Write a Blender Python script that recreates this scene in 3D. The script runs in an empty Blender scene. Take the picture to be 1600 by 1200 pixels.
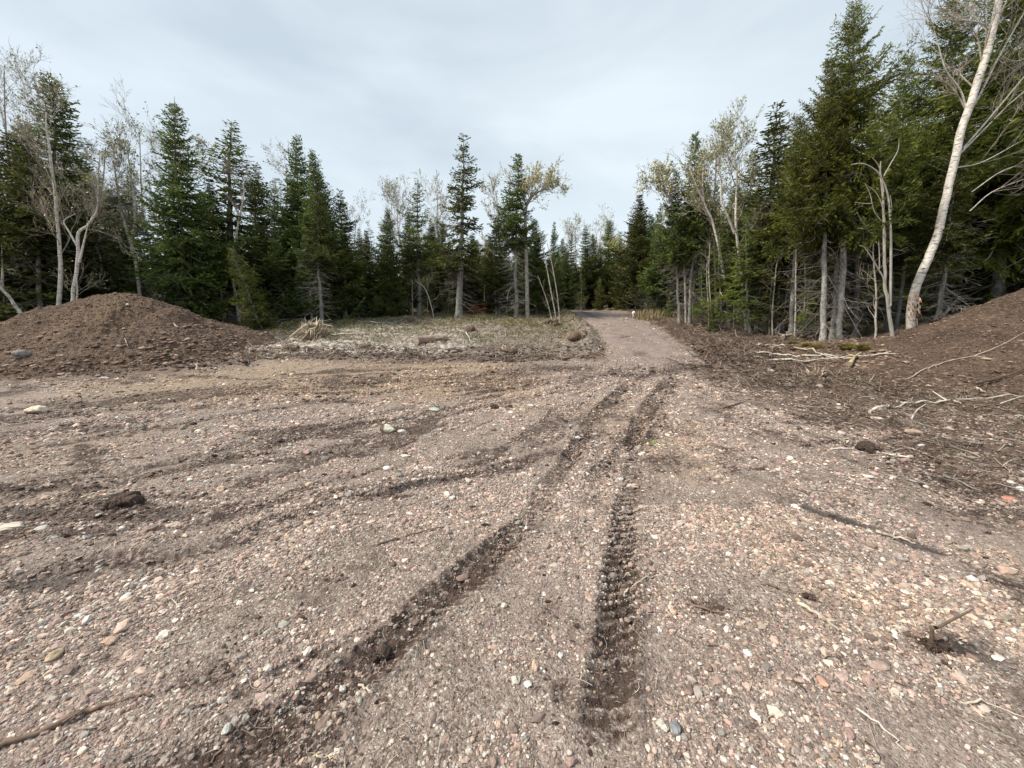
import bpy, math, random
import numpy as np
from mathutils import Vector

random.seed(7)
RNG = np.random.default_rng(7)
SC = bpy.context.scene
COL = SC.collection

# ------------------------------------------------------------------ camera
CAM_H = 1.6
PITCH = math.radians(11.8)
FPX = 600.0            # focal length in pixels of the 1600 px wide photograph
cam_d = bpy.data.cameras.new('camera')
cam = bpy.data.objects.new('camera', cam_d)
COL.objects.link(cam)
cam.location = (0, 0, CAM_H)
cam.rotation_euler = (math.radians(90) - PITCH, 0, 0)
cam_d.sensor_width = 36.0
cam_d.lens = 36.0 * FPX / 1600.0
cam_d.clip_start = 0.02
cam_d.clip_end = 2000
SC.camera = cam

# ------------------------------------------------------------------ sky, sun, exposure
SUN_EL = math.radians(48)
SUN_AZ = math.radians(-98)          # from +Y towards -X: left of the camera
w = bpy.data.worlds.new("World")
SC.world = w
w.use_nodes = True
nt = w.node_tree
for n in list(nt.nodes):
    nt.nodes.remove(n)
wo = nt.nodes.new('ShaderNodeOutputWorld')
bg = nt.nodes.new('ShaderNodeBackground')
sky = nt.nodes.new('ShaderNodeTexSky')
sky.sky_type = 'NISHITA'
sky.sun_disc = False
sky.sun_elevation = SUN_EL
sky.sun_rotation = SUN_AZ
sky.dust_density = 2.0
tc = nt.nodes.new('ShaderNodeTexCoord')
mp = nt.nodes.new('ShaderNodeMapping')
mp.inputs['Scale'].default_value = (1.0, 1.0, 2.6)
mp.inputs['Rotation'].default_value = (0.25, 0.35, 0.3)
cn = nt.nodes.new('ShaderNodeTexNoise')
cn.inputs['Scale'].default_value = 1.5
cn.inputs['Detail'].default_value = 6
cn.inputs['Roughness'].default_value = 0.5
cn.inputs['Distortion'].default_value = 0.35
cr = nt.nodes.new('ShaderNodeValToRGB')
e = cr.color_ramp.elements
e[0].position = 0.36
e[0].color = (0.415, 0.475, 0.525, 1)
e[1].position = 0.66
e[1].color = (0.585, 0.65, 0.685, 1)
vm = nt.nodes.new('ShaderNodeVectorMath')
vm.operation = 'SCALE'
vm.inputs['Scale'].default_value = 9.6
mx = nt.nodes.new('ShaderNodeMix')
mx.data_type = 'RGBA'
mx.inputs[0].default_value = 0.86
nt.links.new(tc.outputs['Generated'], mp.inputs['Vector'])
nt.links.new(mp.outputs[0], cn.inputs['Vector'])
nt.links.new(cn.outputs['Fac'], cr.inputs[0])
nt.links.new(cr.outputs[0], vm.inputs[0])
nt.links.new(sky.outputs[0], mx.inputs[6])
nt.links.new(vm.outputs[0], mx.inputs[7])
nt.links.new(mx.outputs[2], bg.inputs[0])
bg.inputs[1].default_value = 0.1
nt.links.new(bg.outputs[0], wo.inputs[0])

sl = bpy.data.lights.new('sun', 'SUN')
sl.energy = 3.5
sl.angle = math.radians(11)
sl.color = (1.0, 0.92, 0.80)
so = bpy.data.objects.new('sun', sl)
COL.objects.link(so)
sd = Vector((math.sin(SUN_AZ) * math.cos(SUN_EL), math.cos(SUN_AZ) * math.cos(SUN_EL), math.sin(SUN_EL)))
so.rotation_euler = sd.to_track_quat('Z', 'Y').to_euler()
so.location = (-10, 0, 20)

SC.view_settings.view_transform = 'Standard'
SC.view_settings.look = 'None'
SC.view_settings.gamma = 1
SC.view_settings.exposure = 0.72
SC.cycles.max_bounces = 5
SC.cycles.diffuse_bounces = 3
SC.cycles.transparent_max_bounces = 4

# ------------------------------------------------------------------ picture <-> world helpers (design time)
CP, SP = math.cos(PITCH), math.sin(PITCH)

def P(px, py, Y):
    """world point at forward distance Y seen at pixel px,py of the 1600x1200 photo"""
    k = (600 - py) / FPX
    Z = Y * (k * CP - SP) / (CP + k * SP)
    fc = Y * CP - Z * SP
    return np.array([(px - 800) / FPX * fc, Y, CAM_H + Z])

# ------------------------------------------------------------------ noise
def _hash(ix, iy, s):
    h = (ix.astype(np.int64) * 374761393 + iy.astype(np.int64) * 668265263 + s * 974634777) & 0x7fffffff
    h = ((h ^ (h >> 13)) * 1274126177) & 0x7fffffff
    return ((h ^ (h >> 16)) & 0xffff) / 65535.0

def vnoise(x, y, s=0):
    x = np.asarray(x, float); y = np.asarray(y, float)
    ix = np.floor(x); iy = np.floor(y)
    fx = x - ix; fy = y - iy
    fx = fx * fx * (3 - 2 * fx); fy = fy * fy * (3 - 2 * fy)
    a = _hash(ix, iy, s); b = _hash(ix + 1, iy, s); c = _hash(ix, iy + 1, s); d = _hash(ix + 1, iy + 1, s)
    return (a * (1 - fx) + b * fx) * (1 - fy) + (c * (1 - fx) + d * fx) * fy

def fbm(x, y, s=0, o=4):
    r = 0; a = 0.5; t = 0
    for i in range(o):
        r = r + a * vnoise(x, y, s + i * 17); t += a
        x = x * 2.03 + 5.1; y = y * 2.03 + 1.7; a *= 0.5
    return r / t                      # 0..1

def ss(a, b, x):
    t = np.clip((x - a) / (b - a), 0, 1)
    return t * t * (3 - 2 * t)

# ------------------------------------------------------------------ large terrain form
_PY = np.array([-300, 0, 7, 8.5, 10, 13, 16.5, 20, 22, 24, 30, 40, 80, 200, 400.])
_PZ = np.array([0, 0, 0, .08, .25, .43, .68, .95, 1.12, 1.17, 1.1, 1.2, 3.2, 12, 25.])

def Hbase(x, y):
    z = 0
    for d in (-.8, -.4, 0, .4, .8):
        z = z + np.interp(y + d, _PY, _PZ)
    z = z / 5
    return z

def gp(px, py):
    """large-form ground point under pixel"""
    a = (px - 800) / FPX; b = (py - 600) / FPX
    d = np.array([a, CP - b * SP, -SP - b * CP])
    t = 0.3; dt = 0.02
    while t < 60:
        p = d * t
        if CAM_H + p[2] <= float(Hbase(p[0], p[1])):
            break
        t += dt * max(1, t)
    lo, hi = t - dt * max(1, t) * 1.1, t
    for _ in range(20):
        m = (lo + hi) / 2
        p = d * m
        if CAM_H + p[2] <= float(Hbase(p[0], p[1])): hi = m
        else: lo = m
    p = d * hi
    return p[0], p[1]

def smooth_poly(pts, n=4):
    pts = [np.array(p, float) for p in pts]
    if len(pts) < 3:
        return np.array(pts)
    q = [2 * pts[0] - pts[1]] + pts + [2 * pts[-1] - pts[-2]]
    out = []
    for i in range(1, len(q) - 2):
        for k in range(n):
            t = k / n
            a, b, c, d = q[i - 1], q[i], q[i + 1], q[i + 2]
            out.append(0.5 * ((2 * b) + (c - a) * t + (2 * a - 5 * b + 4 * c - d) * t * t + (3 * b - a - 3 * c + d) * t ** 3))
    out.append(pts[-1])
    return np.array(out)

# tyre ruts: pixels of the photo, half width m, depth m, lug height m, mud strength
TRACKS = [
    ([(250, 1260), (380, 1170), (560, 1050), (700, 930), (790, 850), (850, 780), (900, 700), (935, 645), (985, 600), (1040, 575)], .13, .035, .020, 1.0),
    ([(920, 1260), (945, 1150), (962, 1040), (965, 900), (985, 780), (992, 720), (1000, 660), (1030, 610), (1052, 588)], .12, .035, .022, 1.0),
    ([(905, 765), (960, 715), (1003, 672), (1040, 622), (1060, 590)], .09, .022, .010, .85),
    ([(860, 740), (915, 680), (950, 640), (990, 598)], .08, .012, .006, .5),
    ([(0, 812), (110, 778), (250, 742), (450, 692), (560, 662), (700, 648), (830, 620), (930, 588), (1010, 572)], .10, .025, .012, .75),
    ([(-40, 905), (150, 872), (290, 868), (420, 822), (560, 778), (680, 750), (800, 728), (900, 690)], .10, .022, .008, .8),
    ([(-40, 770), (160, 745), (330, 708), (470, 672), (640, 636), (800, 606), (960, 580)], .09, .02, .010, .6),
    ([(-40, 715), (130, 690), (330, 655), (520, 625), (720, 597), (900, 577)], .11, .02, .010, .6),
    ([(-40, 668), (150, 645), (330, 622), (520, 603), (720, 585), (900, 572)], .13, .025, .010, .65),
    ([(0, 632), (200, 618), (420, 598), (640, 584), (850, 574)], .12, .02, .008, .5),
    ([(200, 850), (380, 800), (560, 765), (700, 735), (800, 716)], .08, .014, .006, .6),
    ([(1075, 588), (1180, 600), (1300, 622), (1400, 668), (1470, 730), (1590, 800)], .20, .03, .01, .9),
    ([(1190, 770), (1270, 800), (1350, 826), (1450, 862), (1560, 880)], .05, .012, 0, .9),
    ([(1380, 985), (1480, 1010), (1560, 1035), (1660, 1075)], .08, .018, 0, 1.1),
    ([(330, 1000), (420, 960), (520, 930), (640, 905)], .05, .010, .004, .55),
    ([(180, 806), (250, 800), (340, 788)], .09, .008, 0, .7),
    ([(1005, 702), (1022, 680), (1040, 655)], .07, .008, 0, .7),
    ([(960, 690), (990, 668), (1000, 650)], .06, .008, 0, .6),
    ([(0, 960), (60, 950), (150, 925)], .16, .006, 0, .8),
    ([(320, 1195), (360, 1160), (410, 1120)], .05, .006, 0, .8),
    ([(700, 745), (800, 735), (860, 722)], .06, .006, 0, .6),
    ([(-60, 1000), (40, 962), (120, 935), (190, 915)], .08, .014, 0, 1.1),
    ([(-60, 915), (60, 905), (200, 890)], .14, .012, 0, .8),
    ([(220, 1200), (300, 1130), (420, 1060), (540, 1000), (640, 950)], .05, .018, .006, .7),
    ([(700, 800), (770, 760), (830, 712), (880, 660), (930, 610)], .07, .010, .006, .45),
    ([(560, 775), (660, 757), (790, 732)], .07, .012, 0, 1.0),
    ([(1000, 578), (900, 588), (760, 600), (600, 600)], .18, .02, .01, .6),
    ([(1110, 570), (1040, 582), (960, 586), (880, 580)], .22, .025, .008, .8),
]
TR = []
for pts, hw, dep, lug, mud in TRACKS:
    hw *= .74 if mud >= 1 and lug else .82; dep *= .55 if lug else .8; lug *= .68; mud *= .95
    g = smooth_poly([gp(*p) for p in pts], 5)
    seg = np.linalg.norm(np.diff(g, axis=0), axis=1)
    TR.append((g, np.concatenate([[0], np.cumsum(seg)]), hw, dep, lug, mud))

def poly_dist(g, cum, x, y):
    best = np.full(x.shape, 1e9); bs = np.zeros(x.shape); sd_ = np.zeros(x.shape)
    for i in range(len(g) - 1):
        a = g[i]; b = g[i + 1]; ab = b - a; L2 = ab @ ab + 1e-12
        t = np.clip(((x - a[0]) * ab[0] + (y - a[1]) * ab[1]) / L2, 0, 1)
        dx = x - a[0] - t * ab[0]; dy = y - a[1] - t * ab[1]
        d = np.hypot(dx, dy)
        m = d < best
        best = np.where(m, d, best); bs = np.where(m, cum[i] + t * math.sqrt(L2), bs)
        sd_ = np.where(m, np.sign(ab[0] * dy - ab[1] * dx), sd_)
    return best, bs, sd_

# small mud / wet spots: px, py, rx m, ry m, strength
SPOTS = [(60, 800, .5, .12, 1.0), (130, 830, .35, .08, .9), (280, 775, .3, .05, .8), (470, 745, .25, .03, .7), (620, 775, .2, .03, .9), (1180, 735, .12, .03, .6), (1100, 660, .3, .05, .5), (1260, 660, .4, .08, .8), (40, 762, .6, .08, 1.1), (165, 806, .6, .08, 1.2), (250, 795, .4, .05, 1.0), (330, 1060, .12, .05, .8), (880, 1080, .06, .08, .5), (195, 787, .22, .13, 1.2), (60, 905, .35, .10, .8), (590, 1035, .10, .07, 1.0), (985, 690, .25, .22, .9), (950, 1000, .10, .12, .8),
         (510, 615, .9, .10, 1.0), (530, 628, .5, .1, .8), (580, 598, .45, .10, .8), (225, 640, .6, .1, .8), (150, 635, .5, .09, .6),
         (1475, 1010, .14, .06, 1.1), (1500, 750, .55, .4, .9), (1560, 800, .6, .3, .6), (1300, 690, .3, .08, .6), (775, 637, .3, .08, .8),
         (590, 662, .22, .07, 1.0), (1340, 655, .9, .5, .8), (1450, 700, 1.0, .4, .8), (430, 1150, .28, .12, .9), (340, 1185, .25, .1, .9),
         (940, 1120, .10, .14, .55), (520, 900, .12, .05, .5), (1110, 950, .10, .05, .7), (780, 830, .09, .06, .7), (860, 950, .05, .05, .6),
         (1080, 575, .9, .5, .6), (880, 575, 1.2, .35, .7), (1230, 600, .9, .5, .7), (640, 562, 2.2, .5, .6), (350, 1040, .1, .08, .5)]
SPOTW = [(gp(s[0], s[1]), s[2], s[3], s[4]) for s in SPOTS]

CONV = gp(1010, 568)
ROAD_L = smooth_poly([gp(*p) for p in [(962, 588), (958, 560), (950, 540), (935, 518), (915, 502), (893, 491)]] + [(3.0, 24.5), (1.8, 28), (-1.0, 32)], 5)
ROAD_R = smooth_poly([gp(*p) for p in [(1105, 588), (1092, 565), (1070, 543), (1040, 521), (1010, 503), (987, 491)]] + [(6.4, 25), (5.2, 29.5), (2.5, 34)], 5)

def road_mask(x, y):
    xl = np.interp(y, ROAD_L[:, 1], ROAD_L[:, 0]); xr = np.interp(y, ROAD_R[:, 1], ROAD_R[:, 0])
    wob = (fbm(x * 1.7, y * 1.7, 91, 3) - .5) * .6
    m = ss(-.25, .15, x - xl + wob) * ss(-.25, .15, xr - x + wob)
    return m * ss(8.3, 10.2, y + wob * 2) * (y < 34)

def mound_r(x, y, c, rx0, rx1, ry0, ry1):
    dx = x - c[0]; dy = y - c[1]
    return np.sqrt((dx / np.where(dx < 0, rx0, rx1)) ** 2 + (dy / np.where(dy < 0, ry0, ry1)) ** 2)

MOUNDS = [((-10.9, 10.9), 6.2, 3.35, 2.8, 3.0, 1.66, 1.16), ((14.0, 9.0), 6.3, 6.0, 4.4, 3.6, 2.62, 1.55)]

def mound_h(i, x, y):
    c, a0, a1, b0, b1, h, ex = MOUNDS[i]
    x = np.asarray(x, float); y = np.asarray(y, float)
    wx = x + (fbm(x * .8, y * .8, 31 + i, 3) - .5) * .9; wy = y + (fbm(x * .8, y * .8, 47 + i, 3) - .5) * .9
    r = mound_r(wx, wy, c, a0, a1, b0, b1)
    s = np.sqrt(r * r + .012) - .11
    z = h * np.where(s < 1, np.clip(1 - s, 0, 1) ** ex, (1 - s) * .5)
    toe = min(h, 1.6) * .09 * np.exp(-((r - 1) / .28) ** 2) * (fbm(x * 1.3, y * 1.3, 5, 2))
    z = z + toe
    an_ = np.arctan2(y - c[1], x - c[0])
    z = z + (fbm(an_ * 5, r * 1.6, 93 + i, 4) - .5) * .15 * ss(.1, .4, r) * ss(1.1, .8, r)
    z = z + (fbm(x * 2.2, y * 2.2, 77 + i, 4) - .5) * .20 + (fbm(x * 9, y * 9, 78 + i, 3) - .5) * .055
    return z

def masks(x, y, trk=True):
    """returns dict of ground masks and small relief dz"""
    x = np.asarray(x, float); y = np.asarray(y, float)
    n1 = fbm(x * .55, y * .55, 3, 4); n2 = fbm(x * 2.1, y * 2.1, 4, 4); n3 = fbm(x * 7, y * 7, 6, 3)
    mud = np.zeros_like(x); dz = np.zeros_like(x); silt = np.zeros_like(x)
    # brush zone between pad and woods (left of the road), and to the right of the road
    xl = np.interp(y, ROAD_L[:, 1], ROAD_L[:, 0]); xr = np.interp(y, ROAD_R[:, 1], ROAD_R[:, 0])
    wob = (n1 - .5) * 1.6 + (n2 - .5) * .7
    edge_far = 9.7 + 0.03 * (x + 2) ** 2 * (x < -2) * .3
    duffL = ss(-.75, .7, y - edge_far + wob * .75 + (n3 - .5) * .8) * ss(.1, -.5, x - xl)
    duffR = ss(-.3, .4, x - xr - .1 + wob * .3) * ss(8.6, 9.4, y + wob)
    # right foot of the big pile: dark wet litter
    foot = ss(1.35, 1.02, mound_r(x, y, MOUNDS[1][0], 7.6, 6.0, 5.8, 3.6) + (n2 - .5) * .35 + (n1 - .5) * .2)
    footL = ss(1.22, 1.0, mound_r(x, y, MOUNDS[0][0], 6.2, 4.8, 3.0, 3.0) + (n2 - .5) * .25)
    duffR2 = ss(-.6, .7, x - (4.6 + (9 - y) * .08) + wob) * ss(6.0, 8.2, y + wob)
    duffR3 = ss(3.5, 4.7, x + wob * .9 + (n3 - .5)) * ss(2.2, 3.2, y + wob * .6) * .72
    woods = ss(19.0, 21.0, y + wob) * (1 - road_mask(x, y))
    woods = np.maximum(woods, ss(10.6, 11.6, y + wob * .5 - .0) * ss(-.4, .8, x - (xr + 2.6 + np.clip((16 - y), 0, 8) * .25)))
    woods = np.maximum(woods, ss(12.5, 13.8, y + wob * .5) * ss(-6.8, -8.2, x))
    duff = np.clip(np.maximum.reduce([duffL, duffR, duffR2 * .9, duffR3, foot, footL * .7, woods]), 0, 1)
    rm = road_mask(x, y)
    duff = duff * (1 - rm)
    tan = ss(5.2, 7.4, y + wob * .8) * ss(10.1, 9.4, y + wob * .4) * ss(1.4, -.8, x + wob) * ss(-12, -6, x + wob * 3)
    tan = np.maximum(tan * (.45 + .7 * n2), .35 * ss(.55, .75, n1) * ss(9.5, 8, y))
    chips = duffL * (1 - woods) * ss(.28, .6, n2 + .25 * n3)
    moss = (woods * ss(.35, .62, n1 + .35 * (n2 - .5)) + duffL * ss(15.5, 17.5, y + wob) * ss(.30, .5, n2)
            + duffL * ss(.58, .68, fbm(x * .9, y * 1.6, 12, 3)) * .6 * ss(12, 13.5, y))
    moss = np.clip(moss, 0, 1) * (1 - rm)
    for g, cum, hw, dep, lug, mst in (TR if trk else []):
        lo = g.min(0) - hw * 3; hi = g.max(0) + hw * 3
        m = (x > lo[0]) & (x < hi[0]) & (y > lo[1]) & (y < hi[1])
        if not m.any():
            continue
        xs = x[m]; ys = y[m]
        wv = (vnoise(xs * 2.2, ys * 2.2, 55) - .5) * hw * .5
        d, s, sg = poly_dist(g, cum, xs, ys)
        d = np.abs(d * sg + wv)
        t = d / hw
        env = ss(0, .5, s) * ss(0, .5, cum[-1] - s) * (ss(.12, .5, vnoise(s * 1.3, s * 0 + hw * 40 + dep * 900, 61)) * (.85 if mst < .85 else .5) + (0.15 if mst < .85 else .58))
        prof = np.exp(-t ** 4)
        berm = np.exp(-((t - 1.35) / .32) ** 2)
        lugp = np.sin(2 * math.pi * (s + sg * d * .6) / .075 + 3.0 * fbm(xs * 3.1, ys * 3.1, 67, 3) + 1.6 * fbm(xs * 17, ys * 17, 68, 2)) * (t < 1.5) * np.exp(-(t / 1.15) ** 6)
        lugp = np.clip(lugp * 1.6, -1, 1) * (.25 + .75 * ss(1.25, 2.0, ys)) * (.5 + vnoise(xs * 5, ys * 5, 64))
        edgebr = .6 + .8 * vnoise(xs * 14, ys * 14, 63)
        dz[m] += env * (-1.35 * dep * prof + dep * .7 * berm * edgebr + lug * lugp * .8)
        mm = (.35 + 1.3 * fbm(xs * 9, ys * 9, 66, 4)) * mst * env * (np.exp(-(t / 1.15) ** 4) * (.58 + .36 * (lugp < 0) * (lug > 0) + .25 * (lug == 0)) + .28 * berm)
        mud[m] = np.maximum(mud[m], mm)
        if lug == 0:
            silt[m] = np.maximum(silt[m], 1.5 * mst * env * np.exp(-(t / 1.2) ** 4))
    ca = np.arctan2(x - CONV[0], CONV[1] - y); crr = np.hypot(x - CONV[0], y - CONV[1])
    wa = ca * 11 + (n1 - .5) * 2.2
    stn = fbm(wa, crr * .55 + (n2 - .5) * .5, 111, 4); stn2 = fbm(wa * 3.1, crr * .9, 113, 3)
    sv = ss(.50, .60, stn * .6 + stn2 * .4) * ss(.6, 2.0, crr) * ss(9.3, 8.6, y) * (.55 + .45 * ss(1.2, -.4, x)) * ss(1.7, 3.2, y)
    mud = np.maximum(mud, .85 * sv * (.15 + 1.3 * n3)); dz -= .014 * sv
    light = ss(.5, .36, stn) * .012; dz += light
    for (cx, cy), rx, ry, st in SPOTW:
        m = (np.abs(x - cx) < rx * 3) & (np.abs(y - cy) < ry * 4)
        if m.any():
            q = ((x[m] - cx) / rx) ** 2 + ((y[m] - cy) / ry) ** 2
            v = st * np.exp(-q) * (.5 + 1.0 * fbm(x[m] * 6, y[m] * 6, 71, 3))
            mud[m] = np.maximum(mud[m], v); dz[m] -= .012 * v
    mud = np.clip(np.maximum(mud, (.5 + .3 * ss(-.5, -1.5, x)) * (.35 + .65 * ss(1.4, 2.6, np.hypot(x + .3, y - 1.4) * 1.6)) * ss(.555, .67, n1 * .4 + n2 * .4 + n3 * .2) * (1 - duff)), 0, 1.1)
    fine = np.clip(12 / (np.abs(y) + 2), 0, 1)
    dz += (n1 - .5) * .06 + (n2 - .5) * .035 + (n3 - .5) * .014
    dz += (fbm(x * 23, y * 23, 8, 3) - .5) * .012 * (1 + mud * 1.6)
    dz += duff * (1 - .6 * ss(8, 5, y)) * (1 - .6 * duffL * ss(12.5, 10.5, y)) * ((n2 - .5) * .26 + (n3 - .5) * .16) * (1 - rm) + duffL * .16 * np.exp(-((x - xl + .55) / .4) ** 2) * ss(10.5, 12, y) * (.4 + n2) - duffL * ss(12.5, 10, y) * .05
    dz *= (1 - .75 * rm)
    dz += woods * (fbm(x * 1.1, y * 1.1, 14, 3) - .4) * .35
    band = ss(.55, .2, np.abs(y - 10.1 + wob * .6)) * ss(.3, -.8, x - xl) * ss(-9, -7, x)
    band = band * (.5 + n2)
    chips = chips * (1 - np.clip(band * 1.3, 0, 1)) * (.35 + .65 * ss(0.5, -4, x + wob * 2))
    return dict(silt=silt, band=np.clip(band, 0, 1), mud=mud, duff=duff, tan=np.clip(tan, 0, 1) * (1 - duff), moss=moss, chips=chips, road=rm, woods=woods, dz=dz)

def ground_z(x, y):
    m = masks(np.atleast_1d(x), np.atleast_1d(y))
    return Hbase(np.atleast_1d(x), np.atleast_1d(y)) + m['dz']

def surf_z(x, y):
    x = np.atleast_1d(np.asarray(x, float)); y = np.atleast_1d(np.asarray(y, float))
    z = ground_z(x, y)
    for i in (0, 1):
        z = np.maximum(z, Hbase(x, y) + mound_h(i, x, y) - .06)
    return z

def sp(px, py):
    """point on the finished surface (piles included) under a pixel"""
    a = (px - 800) / FPX; b = (py - 600) / FPX
    d = np.array([a, CP - b * SP, -SP - b * CP])
    t = np.geomspace(.4, 45, 1500)
    x = d[0] * t; y = d[1] * t; z = CAM_H + d[2] * t
    g = surf_z(x, y)
    k = np.argmax(z <= g)
    if k == 0: k = len(t) - 1
    return np.array([x[k], y[k], g[k]])

# ------------------------------------------------------------------ mesh building
class MB:
    def __init__(s):
        s.v = []; s.f3 = []; s.f4 = []; s.n = 0; s.c = []
        s.m3 = []; s.m4 = []
    def add(s, v, f, mat=0, col=None):
        v = np.asarray(v, np.float32).reshape(-1, 3); f = np.asarray(f, np.int64)
        if col is None: col = np.ones((len(v), 3), np.float32)
        col = np.broadcast_to(np.asarray(col, np.float32), (len(v), 3))
        (s.f3 if f.shape[1] == 3 else s.f4).append(f + s.n)
        (s.m3 if f.shape[1] == 3 else s.m4).append(np.full(len(f), mat, np.int32))
        s.v.append(v); s.c.append(col); s.n += len(v)
    def mesh(s, name, mats, smooth=True, attrs=None):
        me = bpy.data.meshes.new(name)
        V = np.concatenate(s.v)
        f3 = np.concatenate(s.f3) if s.f3 else np.zeros((0, 3), np.int64)
        f4 = np.concatenate(s.f4) if s.f4 else np.zeros((0, 4), np.int64)
        m = np.concatenate([np.concatenate(s.m3) if s.m3 else np.zeros(0, np.int32), np.concatenate(s.m4) if s.m4 else np.zeros(0, np.int32)])
        loops = np.concatenate([f3.ravel(), f4.ravel()]).astype(np.int32)
        st = np.concatenate([np.arange(len(f3)) * 3, len(f3) * 3 + np.arange(len(f4)) * 4]).astype(np.int32)
        me.vertices.add(len(V)); me.vertices.foreach_set('co', V.ravel())
        me.loops.add(len(loops)); me.loops.foreach_set('vertex_index', loops)
        me.polygons.add(len(st)); me.polygons.foreach_set('loop_start', st)
        me.polygons.foreach_set('material_index', m)
        me.polygons.foreach_set('use_smooth', np.full(len(st), smooth))
        a = me.attributes.new('tint', 'FLOAT_COLOR', 'POINT')
        C = np.ones((len(V), 4), np.float32); C[:, :3] = np.concatenate(s.c)
        a.data.foreach_set('color', C.ravel())
        for k, arr in (attrs or {}).items():
            a = me.attributes.new(k, 'FLOAT', 'POINT'); a.data.foreach_set('value', np.asarray(arr, np.float32))
        for mt in mats: me.materials.append(mt)
        me.update(calc_edges=True)
        return me
    def obj(s, name, mats, parent=None, smooth=True, attrs=None):
        o = bpy.data.objects.new(name, s.mesh(name, mats if isinstance(mats, (list, tuple)) else [mats], smooth, attrs))
        COL.objects.link(o)
        if parent: o.parent = parent
        return o

def tube(mb, pts, rad, sides=6, mat=0, col=None, cap=True):
    pts = np.asarray(pts, float); n = len(pts)
    rad = np.broadcast_to(np.asarray(rad, float), (n,))
    tg = np.gradient(pts, axis=0); tg /= np.linalg.norm(tg, axis=1)[:, None] + 1e-9
    ref = np.array([0., 0, 1]) if abs(tg[0][2]) < .9 else np.array([1., 0, 0])
    u = np.cross(tg, ref); u /= np.linalg.norm(u, axis=1)[:, None] + 1e-9
    v = np.cross(tg, u)
    an = np.arange(sides) / sides * 2 * math.pi
    ring = (u[:, None, :] * np.cos(an)[None, :, None] + v[:, None, :] * np.sin(an)[None, :, None]) * rad[:, None, None] + pts[:, None, :]
    i = np.arange(n - 1)[:, None] * sides; j = np.arange(sides)[None, :]; j2 = (j + 1) % sides
    f = np.stack([i + j, i + j2, i + sides + j2, i + sides + j], -1).reshape(-1, 4)
    if col is not None and np.ndim(col) == 2: col = np.repeat(col, sides, 0)
    mb.add(ring.reshape(-1, 3), f, mat, col)
    if cap and sides > 4:
        c = None if col is None else (col[-1] if np.ndim(col) == 2 else col)
        for ring_i, flip in ((ring[-1], False), (ring[0], True)):
            ff = np.array([[0, k + 1, (k + 1) % sides + 1] for k in range(sides)])
            mb.add(np.vstack([ring_i.mean(0), ring_i]), ff[:, ::-1] if flip else ff, mat, c)

def tag(o, label=None, cat=None, group=None, kind=None):
    if label: o['label'] = label
    if cat: o['category'] = cat
    if group: o['group'] = group
    if kind: o['kind'] = kind
    return o

def empty(name, loc, rz=0):
    o = bpy.data.objects.new(name, None); o.empty_display_size = .3
    COL.objects.link(o); o.location = loc; o.rotation_euler = (0, 0, rz)
    return o

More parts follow.
